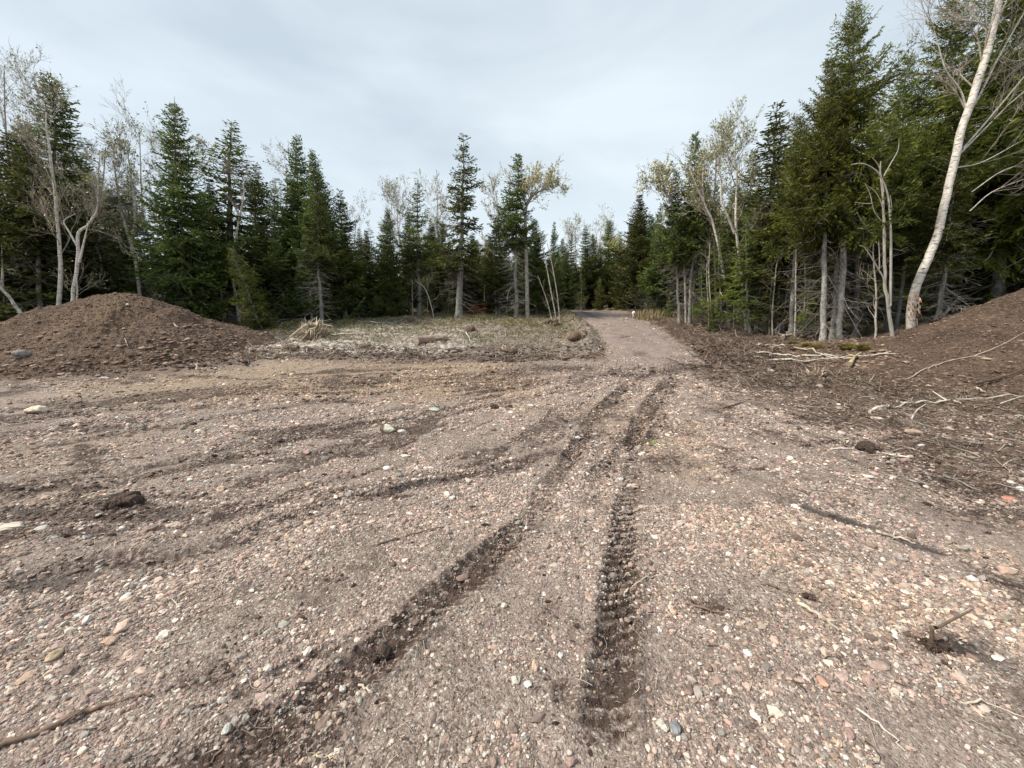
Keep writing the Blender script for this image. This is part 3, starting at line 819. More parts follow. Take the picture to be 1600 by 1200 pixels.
cl.append(np.stack([x, y, RNG.lognormal(-4.5, .55, len(x))], 1))
x, y = pick(26000, (6, 18), (3.5, 12.5), lambda x, y: (mound_h(1, x, y) > 0) * .9)
cl.append(np.stack([x, y, RNG.lognormal(-4.5, .55, len(x))], 1))
for i in (0, 1):
    c_, a0_, a1_, b0_, b1_ = MOUNDS[i][:5]; k = 900
    an_ = RNG.uniform(math.pi, 2 * math.pi, k); rr_ = RNG.normal(1.0, .07, k)
    dx_ = np.cos(an_) * rr_; dy_ = np.sin(an_) * rr_
    cl.append(np.stack([c_[0] + dx_ * np.where(dx_ < 0, a0_, a1_), c_[1] + dy_ * b0_, RNG.lognormal(-3.9, .6, k)], 1))
cl = np.concatenate(cl); cl = cl[cl[:, 1] > .7]
cl[:, 2] = np.clip(cl[:, 2], .003, np.minimum(.07, .004 + .0065 * cl[:, 1]))
n = len(cl)
jit = 1 + RNG.normal(0, .22, (16, len(V), 1))
V, F = ICO[0]; jit = 1 + RNG.normal(0, .22, (16, len(V), 1))
vv = (V[None] * jit[RNG.integers(0, 16, n)]) * (np.stack([RNG.uniform(.8, 1.5, n), RNG.uniform(.8, 1.5, n), RNG.uniform(.4, .8, n)], 1) * cl[:, 2:3])[:, None, :]
z = surf_z(cl[:, 0], cl[:, 1])
vv += np.stack([cl[:, 0], cl[:, 1], z + cl[:, 2] * .15], 1)[:, None, :]
f = (F[None] + (np.arange(n) * len(V))[:, None, None]).reshape(-1, 3)
col = np.array([(.06, .04, .032), (.09, .06, .048), (.04, .027, .022), (.12, .082, .066)])[RNG.integers(0, 4, n)]
onp = (mound_h(0, cl[:, 0], cl[:, 1]) > 0) | (mound_h(1, cl[:, 0], cl[:, 1]) > 0)
col = np.where(onp[:, None], np.array([(.17, .115, .085), (.11, .075, .056), (.24, .17, .125), (.34, .26, .20)])[RNG.choice(4, n, p=[.4, .3, .22, .08])], col)
mb.add(vv.reshape(-1, 3), f, 0, np.repeat(col, len(V), 0))
tag(mb.obj('peat_clods', MAT_PEAT, smooth=False), 'dark crumbs of peat turned up along the tyre ruts', None, None, 'stuff')

# ------------------------------------------------------------------ low growth
def blades(mb, X, Y, hr, cols, wd=.008, lean=.5):
    n = len(X); z = surf_z(X, Y); h = RNG.uniform(*hr, n); a = RNG.uniform(0, 6.28, n); l = RNG.uniform(0, lean, n) * h
    b = RNG.uniform(0, 6.28, n); w_ = wd * RNG.uniform(.6, 1.4, n)
    p0 = np.stack([X - np.cos(b) * w_, Y - np.sin(b) * w_, z - .02], 1); p1 = np.stack([X + np.cos(b) * w_, Y + np.sin(b) * w_, z - .02], 1)
    mx_ = X + np.cos(a) * l * .4; my = Y + np.sin(a) * l * .4
    p2 = np.stack([mx_ + np.cos(b) * w_ * .7, my + np.sin(b) * w_ * .7, z + h * .55], 1); p3 = np.stack([mx_ - np.cos(b) * w_ * .7, my - np.sin(b) * w_ * .7, z + h * .55], 1)
    p4 = np.stack([X + np.cos(a) * l, Y + np.sin(a) * l, z + h], 1)
    V = np.stack([p0, p1, p2, p3, p4], 1); k = (np.arange(n) * 5)[:, None]
    c = np.asarray(cols)[RNG.integers(0, len(cols), n)] * RNG.uniform(.7, 1.25, (n, 1))
    base = mb.n
    mb.add(V.reshape(-1, 3), np.concatenate([k + np.array([[0, 1, 2, 3]])]), 0, np.repeat(c, 5, 0))
    mb.f3.append(k + np.array([[3, 2, 4]]) + base); mb.m3.append(np.zeros(n, np.int32))

GR = [(.13, .14, .035), (.20, .19, .06), (.24, .20, .10), (.07, .085, .025), (.30, .25, .15)]
TANG = [(.42, .34, .20), (.34, .27, .15), (.22, .17, .09), (.16, .16, .06), (.28, .19, .10)]
mb = MB()
x, y = pick(80000, (-26, 26), (10, 26), lambda x, y: masks(x, y, False)['moss'] * .9)
blades(mb, x, y, (.03, .13), GR, .010, .9)
x, y = pick(36000, (-9.5, 2.4), (12.2, 20.5), lambda x, y: ss(.47, .6, fbm(x * .7, y * 1.2, 140, 4)) * masks(x, y, False)['duff'] * (.35 + .65 * ss(14, 16.5, y)) * (mound_h(0, x, y) < 0))
blades(mb, x, y, (.03, .12), [(.17, .19, .04), (.26, .25, .08), (.12, .14, .03), (.32, .27, .13)], .013, 1.0)
tag(mb.obj('moss_and_grass', MAT_GRASS), 'low moss and thin grass along the edge of the woods', None, None, 'stuff')

# dry grass clumps and small bushes beside the road crest
def clump(name, px, py, rad, n, hr, cols, label, cat, wd=.006, grp=None):
    c = sp(px, py)
    X = c[0] + RNG.normal(0, rad, n); Y = c[1] + RNG.normal(0, rad, n)
    mb = MB(); blades(mb, X, Y, hr, cols, wd, .5)
    mb.v = [v - c.astype(np.float32) for v in mb.v]
    o = mb.obj(name, MAT_GRASS); o.location = c
    return tag(o, label, cat, grp)
clump('grass_clump', 1012, 497, .35, 500, (.15, .55), TANG, 'tan dry grass clump right behind the white-capped post', 'grass clump', .01)
clump('grass_clump', 1030, 494, .4, 500, (.2, .6), TANG + GR, 'taller straw-coloured grass clump between the post and the young fir', 'grass clump', .01)
clump('grass_tuft', 1020, 694, .03, 60, (.02, .06), [(.22, .30, .06), (.30, .36, .10)], 'small bright green grass tuft at the end of a rut', 'grass tuft', .003)
clump('grass_clump', 752, 500, .35, 300, (.08, .3), GR, 'low green grass clump below the red metal frame', 'grass clump', .01)
clump('grass_clump', 508, 524, .18, 260, (.08, .3), GR[:2], 'dark green grass clump against the right side of the uprooted stump', 'grass clump', .009)

# ------------------------------------------------------------------ trees
def conifer(seed, H=8.0, cb=.08, R=1.35, dens=1.0, irr=.25, dead=0, open_=0, green=0, tr=.09, tuft=.14, bark=None, dcol=1.0):
    """returns (trunk mesh, crown mesh, dead-branch mesh or None)"""
    rg = np.random.default_rng(seed)
    # trunk
    tm = MB()
    nz = 26; zs = np.linspace(0, H, nz)
    wx = np.cumsum(rg.normal(0, .022, nz)) ; wy = np.cumsum(rg.normal(0, .022, nz)); wx -= wx[0]; wy -= wy[0]
    rad = tr * (1 - zs / H) ** .85 + .008
    rad[0] *= 1.7; rad[1] *= 1.15
    pts = np.stack([wx, wy, zs], 1); pts[0, 2] = -.25
    rad = np.where(zs / H > .3, rad * np.clip(1.15 - .5 * zs / H, .6, 1), rad)
    tube(tm, pts, rad, 9)
    axis = lambda z: np.array([np.interp(z, zs, wx), np.interp(z, zs, wy), z])
    # crown
    fm = MB(); TB = []; TD = []; TL = []; TW = []; TC = []
    z = cb * H
    lobes = rg.uniform(0, 6.28, 3)
    while z < H * .985:
        t = (z - cb * H) / (H - cb * H)
        Lm = R * (1 - t) ** .98 * min(1, .55 + t * 3.2) * (1 + .16 * math.sin(z * 2.1 + seed) + .12 * math.sin(z * 5.3 + seed * 3)) + .05
        tsc = .6 + .4 * (1 - t)
        nb = int(round((7.4 + 2.4 * rg.random()) * (1 - .35 * open_)))
        a0 = rg.uniform(0, 6.28)
        for b in range(nb):
            az = a0 + b * 2 * math.pi / nb + rg.normal(0, .3)
            L = Lm * rg.uniform(1 - irr * 1.5, 1 + irr) * (1 + .18 * math.cos(az - lobes[0]) * irr * 3)
            if rg.random() < open_ * .3: L *= .45
            if L < .08: continue
            el = .75 * t ** 1.5 + rg.normal(0, .10) - .22 * (1 - t)
            m = 6; s = np.linspace(0, 1, m)
            hd = L * (s) * math.cos(el)
            up = L * (math.sin(el) * s - .22 * np.sin(s * math.pi) * (1 - t) * (L / 1.3) + .10 * s ** 3)
            bend = rg.normal(0, .12) * s ** 2 * L
            d = np.array([math.cos(az), math.sin(az), 0]); e2 = np.array([-math.sin(az), math.cos(az), 0])
            P0 = axis(z + rg.uniform(-.06, .06))
            pp = P0 + d * hd[:, None] + e2 * bend[:, None] + np.array([0, 0, 1]) * up[:, None]
            tube(fm, pp[:5], np.linspace(.006 + .010 * L, .003, 5), 3, 1, (.5, .45, .4), False)
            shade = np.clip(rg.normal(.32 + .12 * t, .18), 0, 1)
            step = .075 / dens
            k = max(3, int(L / step))
            ps = np.linspace(.03, 1, k)
            for q in ps:
                base = np.array([np.interp(q, s, pp[:, i]) for i in range(3)])
                tang = pp[min(int(q * 5) + 1, 5)] - pp[min(int(q * 5), 4)]; tang /= np.linalg.norm(tang) + 1e-9
                lt = (.38 * L * (1 - q) ** .7 * min(1, q * 3 + .35) + .11) * rg.uniform(.7, 1.2)
                for sg in (-1, 1):
                    side = np.cross(tang, [0, 0, 1.]) * sg; side /= np.linalg.norm(side) + 1e-9
                    dr = tang * .62 + side * .75 + np.array([0, 0, rg.normal(-.12, .16)])
                    dr /= np.linalg.norm(dr)
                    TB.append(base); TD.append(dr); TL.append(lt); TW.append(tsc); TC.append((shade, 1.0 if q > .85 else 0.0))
        z += (.14 + .17 * (1 - t)) / dens ** .5 * (1 + open_ * .45) * rg.uniform(.8, 1.2)
    TB = np.array(TB); TD = np.array(TD); LT = np.array(TL); TS = np.array(TW); TC = np.array(TC)
    stp = .036 if green else .05
    nn = np.maximum(1, (LT / stp).astype(int)); idx = np.repeat(np.arange(len(LT)), nn)
    u_ = np.arange(nn.sum()) - np.repeat(np.cumsum(nn) - nn, nn)
    f_ = (u_ + .3) / nn[idx]; n = len(idx)
    dist = (LT[idx] * f_)
    B = TB[idx] + TD[idx] * dist[:, None]; B[:, 2] -= .33 * dist ** 2
    TL = tuft * TS[idx] * rg.uniform(.7, 1.35, n)
    TW = rg.uniform(.15, .27, n) * (.62 if green else 1)
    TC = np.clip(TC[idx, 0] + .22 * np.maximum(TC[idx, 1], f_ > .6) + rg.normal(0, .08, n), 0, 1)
    TD = TD[idx] + rg.normal(0, .38, (n, 3)); TD /= np.linalg.norm(TD, axis=1)[:, None]; TB = B
    rnd = rg.normal(0, 1, TB.shape); sd2 = np.cross(TD, rnd); sd2 /= np.linalg.norm(sd2, axis=1)[:, None] + 1e-9
    w_ = (TL * TW)[:, None]
    V = np.stack([TB - TD * TL[:, None] * .15, TB + TD * TL[:, None] * .4 + sd2 * w_, TB + TD * TL[:, None], TB + TD * TL[:, None] * .4 - sd2 * w_], 1)
    n = len(TB)
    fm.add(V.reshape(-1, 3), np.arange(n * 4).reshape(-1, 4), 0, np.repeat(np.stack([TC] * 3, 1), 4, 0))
    # dead lower branches
    dm = None
    if dead:
        dm = MB(); nd = int(dead)
        z0, z1 = .07 * H, min(cb * H + .14 * H, .62 * H)
        for i in range(nd):
            zz = rg.uniform(z0, z1); az = rg.uniform(0, 6.28); L = rg.uniform(.35, 1.0) * R * 1.05
            s = np.linspace(0, 1, 6)
            dr = -.08 + rg.normal(0, .30)
            d = np.array([math.cos(az), math.sin(az), 0]); e2 = np.array([-math.sin(az), math.cos(az), 0])
            bd = rg.normal(0, .18)
            pp = axis(zz) + d * (L * s)[:, None] + e2 * (bd * L * s ** 2)[:, None] + np.array([0, 0, 1]) * (L * (dr * s - .25 * s * s + .18 * s ** 3))[:, None]
            g = rg.uniform(.55, 1.2); cc = np.array([.21, .19, .165]) * g * dcol
            tube(dm, pp, np.linspace(.010, .0032, 6), 3, 0, cc, False)
            for j in range(rg.integers(3, 8)):
                q = rg.uniform(.3, .95); k = min(int(q * 5), 4)
                b0 = pp[k] + (pp[k + 1] - pp[k]) * (q * 5 - k)
                dd = d * .6 + e2 * rg.choice([-1, 1]) * .7 + np.array([0, 0, rg.normal(-.15, .25)])
                l2 = L * .35 * rg.uniform(.4, 1)
                tube(dm, [b0, b0 + dd * l2 * .5, b0 + dd * l2 + np.array([0, 0, rg.normal(-.03, .05)])], [.0045, .0035, .0025], 3, 0, cc, False)
    bm = MAT_FIR if green else MAT_NEEDLE
    return (tm.mesh('trunk', [bark or MAT_SPRUCE_BARK]), fm.mesh('crown', [bm, MAT_DEADBR], smooth=False), dm.mesh('dead_branches', [MAT_DEADBR]) if dm else None)

MAT_MOTTLED = bark_material('mottled_bark', (.11, .10, .085), (.32, .31, .28), (.55, .54, .50), .9, 9)
MAT_FINE = bark_material('fine_branch_bark', (.20, .165, .13), (.34, .29, .235), (.46, .41, .34), .8, 7)
VAR = {
    'full': [conifer(11 + i, cb=.04 + .03 * i, R=1.95 - .12 * i, dens=1.0, irr=.3 + .05 * i, dead=30) for i in range(5)],
    'slim': [conifer(31 + i, cb=.12, R=1.15 + .15 * i, dens=1.05, irr=.38, dead=36, open_=.25 * i) for i in range(4)],
    'bare': [conifer(41 + i, cb=.42, R=1.35, dens=.95, irr=.35, dead=95) for i in range(3)],
    'open': [conifer(51 + i, cb=.34 - .05 * i, R=1.15, dens=.95, irr=.5, dead=60, open_=.6, tr=.13) for i in range(3)],
    'fir': [conifer(61 + i, H=8, cb=.2 + .1 * i, R=2.1, dens=1.1, irr=.35, dead=70, green=1, tr=.12, tuft=.125) for i in range(3)],
    'thick': [conifer(81 + i, H=8, cb=.46, R=1.9, dens=1.2, irr=.4, dead=60, green=1, tr=.118, tuft=.12, bark=MAT_MOTTLED) for i in range(3)],
    'scrag': [conifer(101 + i, H=8, cb=.35, R=.8, dens=.75, irr=.8, dead=90, open_=1.2, tr=.08) for i in range(2)],
    'grey': [conifer(111 + i, cb=.46, R=1.2, dens=.95, irr=.4, dead=150, dcol=1.9, tr=.1) for i in range(3)],
    'spray': [conifer(91 + i, H=8, cb=.14, R=1.35, dens=.75, irr=.5, dead=60, open_=.9, green=1, tr=.07) for i in range(2)],
    'young': [conifer(71 + i, H=4, cb=.03, R=1.0, dens=1.3, irr=.3, green=1, tr=.05, tuft=.10) for i in range(2)],
}
VARH = {k: (4.0 if k == 'young' else 8.0) for k in VAR}
PROTO = {}
def place_tree(name, kind, vi, loc, h, rz, lean=(0, 0), label=None, group=None, wide=1.0, cat='tree', trunk_mat=None):
    root = empty(name, loc)
    sc = h / VARH[kind]
    root.rotation_euler = (lean[1], lean[0], rz)
    root.rotation_mode = 'XYZ'
    # lean is applied in world axes after the spin
    from mathutils import Euler, Matrix
    Rm = Euler((lean[1], lean[0], 0)).to_matrix() @ Matrix.Rotation(rz, 3, 'Z')
    root.rotation_euler = Rm.to_euler()
    root.scale = (sc * wide, sc * wide, sc)
    key = (kind, vi)
    if key not in PROTO:
        ms = VAR[kind][vi]; parts = []
        for nm, me in zip(('trunk', 'crown', 'dead_branches'), ms):
            if me: 
                parts.append(bpy.data.objects.new(nm, me))
        PROTO[key] = parts
        for o in parts:
            COL.objects.link(o); o.parent = root
    else:
        for p_ in PROTO[key]:
            c = p_.copy(); COL.objects.link(c); c.parent = root
    tag(root, label, cat, group)
    return root

def tree_px(name, kind, vi, bx, Y, tx, ty, label, wide=1.0, rz=None, group=None):
    """tree standing at forward distance Y below pixel column bx, its tip at pixel (tx, ty)"""
    top = P(tx, ty, Y)
    x0 = (bx - 800) / FPX * (Y * CP + .5 * SP)
    z0 = float(Hbase(x0, Y)) + float(masks(np.array([x0]), np.array([Y]), False)['dz'][0])
    v = top - np.array([x0, Y, z0]); h = float(np.linalg.norm(v))
    lean = math.atan2(v[0], v[2])
    return place_tree(name, kind, vi, (x0, Y, z0), h, RNG.uniform(0, 6.28) if rz is None else rz, (lean, 0), label, group, wide)

T = tree_px
# --- left woods, behind the soil pile
T('spruce_tree', 'full', 0, 88, 15, 72, 112, 'tall spruce behind the pale straight birch at the far left', 1.25)
T('spruce_tree', 'full', 1, 40, 14, 18, 205, 'broad dark spruce cut by the left edge of the photo', 1.5)
T('spruce_tree', 'slim', 0, 128, 17, 126, 235, 'spruce rising just right of the forked crooked birch', 1.6)
T('spruce_tree', 'bare', 0, 60, 13.5, 42, 190, 'spruce with a long bare leaning trunk nearest the left edge', 1.0)
T('spruce_tree', 'slim', 1, 162, 18, 160, 300, 'short dark spruce between the crooked birch and the twin-stemmed birch', 1.4)
T('spruce_tree', 'slim', 2, 204, 18.5, 202, 262, 'narrow yellowish spruce whose tip stands among bare birch crowns', 1.0)
T('spruce_tree', 'full', 2, 290, 15.2, 268, 152, 'tallest dark pointed spruce right behind the left soil pile', 1.02)
T('spruce_tree', 'open', 1, 362, 18, 357, 190, 'spruce with ragged upswept top right of the tallest dark spruce', 1.6)
T('fir_tree', 'young', 0, 408, 14.5, 360, 385, 'leaning young green fir at the clearing edge right of the left soil pile', 1.0)
T('spruce_tree', 'full', 3, 330, 17.5, 325, 275, 'dark spruce filling the gap right behind the tallest left spruce', 1.3)
T('spruce_tree', 'slim', 0, 404, 20, 402, 253, 'slim spruce left of the three tall spruces above the uprooted stump', 1.2)
T('spruce_tree', 'slim', 2, 428, 21, 426, 277, 'lower slim spruce touching the left side of the three tall spruces', 1.2)
T('spruce_tree', 'full', 1, 466, 18.5, 467, 212, 'leftmost and tallest of the three spruces above the uprooted stump', 1.0)
T('spruce_tree', 'full', 0, 492, 17.8, 489, 232, 'middle one of the three tall spruces above the uprooted stump', .85)
T('spruce_tree', 'grey', 1, 503, 16.6, 493, 300, 'grey-trunked spruce with many dead lower twigs right behind the uprooted stump', 1.1)
T('spruce_tree', 'grey', 2, 487, 17.0, 480, 330, 'browner bare-trunked spruce close left of the grey-trunked one', .9)
T('spruce_tree', 'full', 2, 512, 18.6, 502, 262, 'rightmost of the three tall spruces above the uprooted stump', 1.0)
T('spruce_tree', 'slim', 1, 540, 18.4, 527, 296, 'pointed spruce just right of the three tall spruces', 1.35)
T('spruce_tree', 'full', 3, 573, 20, 572, 358, 'short dark spruce in the low dip of the treeline', 1.0)
T('spruce_tree', 'full', 1, 606, 19.6, 604, 325, 'dense conical spruce left of the pale bare birch crown', 1.1)
T('spruce_tree', 'slim', 2, 640, 20.5, 638, 332, 'small spruce pressed against the left side of a narrow-topped one', 1.2)
T('spruce_tree', 'open', 0, 655, 20.4, 652, 278, 'narrow-topped spruce midway between the dense cone and the lone spruce', 1.1)
T('spruce_tree', 'full', 0, 684, 22, 690, 345, 'spruce behind the left side of the tall lone spruce', 1.0)
T('spruce_tree', 'open', 1, 717, 19.4, 723, 205, 'tallest lone spruce with pale bare trunk in the middle of the clearing edge', 1.2)
T('spruce_tree', 'slim', 0, 738, 22.5, 737, 362, 'low spruce just right of the lone spruce trunk', 1.6)
T('spruce_tree', 'full', 3, 768, 22, 766, 368, 'low dense spruce above the red metal frame', 1.2)
T('spruce_tree', 'grey', 0, 806, 19.6, 806, 240, 'spruce with drooping dead lower limbs beside the leafing birch', 1.0)
T('spruce_tree', 'full', 2, 838, 21, 836, 338, 'full green spruce just right of the leafing birch', 1.2)
T('spruce_tree', 'slim', 1, 780, 21, 782, 330, 'dark spruce left of the one with drooping dead limbs', 1.4)
T('fir_tree', 'young', 1, 860, 22, 862, 392, 'bright green young fir behind the leaning thin poles', 1.2)
# --- centre, beyond the road crest
CEN = [(866, 345), (880, 372), (893, 362), (912, 352), (926, 364), (938, 378), (953, 343), (967, 362), (985, 350), (1003, 344), (1016, 366), (1036, 352), (1048, 374)]
CLAB = ['leftmost slim spruce of the row beyond the road crest', 'low dark spruce second from left beyond the road crest', 'third spruce from the left beyond the road crest',
        'fourth spruce from the left beyond the road crest, with a rounded tip', 'fifth spruce from the left beyond the road crest', 'short spruce in the middle of the row beyond the road crest',
        'tallest spruce standing straight above the road crest', 'spruce just right of the tallest one above the road crest', 'spruce above the right edge of the road crest',
        'slim spruce directly above the white-capped post', 'low spruce just right of the post beyond the road crest', 'slim dark spruce behind the dry grass clumps', 'low spruce at the right end of the row beyond the crest']
for i, ((tx, ty), lb) in enumerate(zip(CEN, CLAB)):
    k = ['slim', 'full', 'open', 'slim', 'full', 'slim', 'fir'][i % 7]
    T('fir_tree' if k == 'fir' else 'spruce_tree', k, i % 2, tx + RNG.uniform(-3, 3), 28 + (i * 37 % 9), tx, ty, lb, .85 + .16 * (i * 5 % 4), group='spruces in a row beyond the road crest')
# --- right side of the road
T('spruce_tree', 'bare', 1, 1063, 17.2, 1057, 262, 'left one of two grey spruce trunks where the road passes the right woods', .8)
T('spruce_tree', 'bare', 0, 1079, 16.8, 1087, 204, 'right taller one of two grey spruce trunks where the road passes the right woods', .85)
T('spruce_tree', 'slim', 2, 1110, 20, 1112, 330, 'dark spruce behind the white birches right of the road', 1.4)
T('fir_tree', 'young', 1, 1046, 19.2, 1046, 462, 'very small young fir by the dry grass at the road crest', .9)
T('spruce_tree', 'full', 1, 1150, 18, 1152, 330, 'dark spruce behind the white birch stems, left of the tall pointed one', 1.1)
T('spruce_tree', 'slim', 1, 1198, 14.6, 1213, 163, 'tall pointed spruce between the white birches and the large firs', 1.55)
T('fir_tree', 'spray', 0, 1130, 15.2, 1128, 352, 'light green young fir under the leaning white birch', 1.2)
T('fir_tree', 'spray', 1, 1175, 13.8, 1170, 330, 'light green young fir just left of the tall pointed spruce trunk', 1.2)
T('fir_tree', 'thick', 0, 1240, 13.2, 1248, 178, 'green fir whose wide boughs reach furthest left of the big group', .75)
T('fir_tree', 'thick', 2, 1292, 11.4, 1298, 88, 'fir on the thickest pale mottled trunk of the close group', .68)
T('fir_tree', 'thick', 1, 1316, 11.5, 1330, -4, 'tallest green fir with its tip at the top edge of the photo', .70)
T('spruce_tree', 'bare', 2, 1306, 12.1, 1318, 120, 'thin trunk squeezed between the two pale mottled ones', .8)
T('spruce_tree', 'bare', 0, 1342, 12.6, 1362, 150, 'grey trunk just right of the tallest green fir', .9)
T('fir_tree', 'thick', 2, 1392, 13.4, 1418, 84, 'green fir with a bare spiky tip left of the big white birch', .66)
T('fir_tree', 'thick', 0, 1404, 12.8, 1436, 200, 'lichen-grey leaning trunk between the dead forked tree and the white birch', .62)
T('fir_tree', 'fir', 2, 1480, 13.0, 1490, -20, 'dark fir behind the big white birch', .8)
T('fir_tree', 'fir', 1, 1555, 12.2, 1585, -90, 'large fir filling the upper right corner of the photo', .95)
T('fir_tree', 'fir', 0, 1640, 12.0, 1660, -40, 'dense fir cut by the right edge of the photo', .95)
T('spruce_tree', 'slim', 0, 1530, 15, 1545, 40, 'dark spruce deep behind the long dead twigs on the right', 1.5)
T('spruce_tree', 'grey', 1, 1466, 10.9, 1500, 200, 'slim brownish trunk with long level dead twigs right of the white birch', .9)

T('fir_tree', 'spray', 1, 1096, 16.2, 1094, 385, 'small open fir between the two grey spruce trunks and the leaning white birch')
T('fir_tree', 'spray', 0, 1206, 13.4, 1202, 372, 'small open fir under the tall pointed spruce')
T('fir_tree', 'spray', 1, 1262, 12.6, 1266, 392, 'small open fir in the shade left of the thickest mottled trunk')
T('fir_tree', 'young', 0, 1116, 15.0, 1114, 468, 'knee-high green fir beside the dark log at the woods edge')
T('fir_tree', 'spray', 0, 622, 19.8, 620, 400, 'small light green fir in front of the dense cone, left of the bent dead sapling')
T('fir_tree', 'spray', 1, 700, 20.4, 700, 405, 'small light green fir just left of the lone spruce trunk')
T('fir_tree', 'spray', 0, 908, 23.5, 908, 420, 'small light green fir at the left side of the road crest')
T('fir_tree', 'young', 1, 938, 25.5, 938, 432, 'bushy small fir behind the middle of the road crest')
T('fir_tree', 'young', 0, 970, 26.0, 972, 436, 'bushy small fir behind the right half of the road crest')
T('fir_tree', 'spray', 1, 560, 19.0, 558, 408, 'small light green fir in the low dip right of the three tall spruces')

# --- filler conifers that crowd the woods behind
def filler(n, xr, yr, hr, label, group, ok, kinds, seed, dmin=1.2, wide=1.15):
    rg = np.random.default_rng(seed); done = []
    tries = 0
    while len(done) < n and tries < n * 60:
        tries += 1
        x = rg.uniform(*xr); y = rg.uniform(*yr)
        if not ok(x, y) or any((x - a) ** 2 + (y - b) ** 2 < dmin ** 2 for a, b in done): continue
        done.append((x, y))
        k = kinds[rg.integers(len(kinds))]
        z = float(Hbase(x, y))
        place_tree('spruce_tree' if k != 'fir' else 'fir_tree', k, int(rg.integers(len(VAR[k]))), (x, y, z), rg.uniform(*hr), rg.uniform(0, 6.28), (rg.normal(0, .05), rg.normal(0, .03)), label, group, wide * rg.uniform(.75, 1.25))

filler(70, (-42, -7), (16.5, 33), (4.2, 6.3), 'dark spruce crowded in the deep woods on the left', 'spruces deep in the left woods',
       lambda x, y: y > 16.5 + max(0, (x + 16) * .35) and abs(x) < y * 1.5 + 3, ['full', 'full', 'slim', 'bare', 'scrag'], 5)
filler(55, (-9, 3.4), (23, 38), (3.4, 5.4), 'low dark spruce massed behind the middle of the clearing', 'spruces massed behind the clearing',
       lambda x, y: True, ['full', 'slim', 'full', 'scrag', 'fir'], 6, 1.1)
filler(46, (-2, 16), (35, 54), (3.8, 5.9), 'distant dark spruce massed beyond the bend of the road', 'spruces beyond the road bend',
       lambda x, y: True, ['full', 'slim', 'full', 'fir'], 7, 1.2)
filler(34, (7.2, 17), (19, 34), (4.8, 7.2), 'dark spruce crowded behind the birches right of the road', 'spruces behind the right birches',
       lambda x, y: x > 7.0 + (y - 19) * .12, ['full', 'slim', 'bare'], 8, 1.2)
filler(60, (11, 44), (13.5, 32), (6.2, 9.5), 'dark fir crowded in the deep woods on the right', 'trees deep in the right woods',
       lambda x, y: x > 9.4 + max(0, y - 19) * .3 and abs(x) < y * 1.6 + 3 and x > 10.5 - (y - 14), ['full', 'fir', 'bare', 'bare'], 9, 1.25, 1.0)

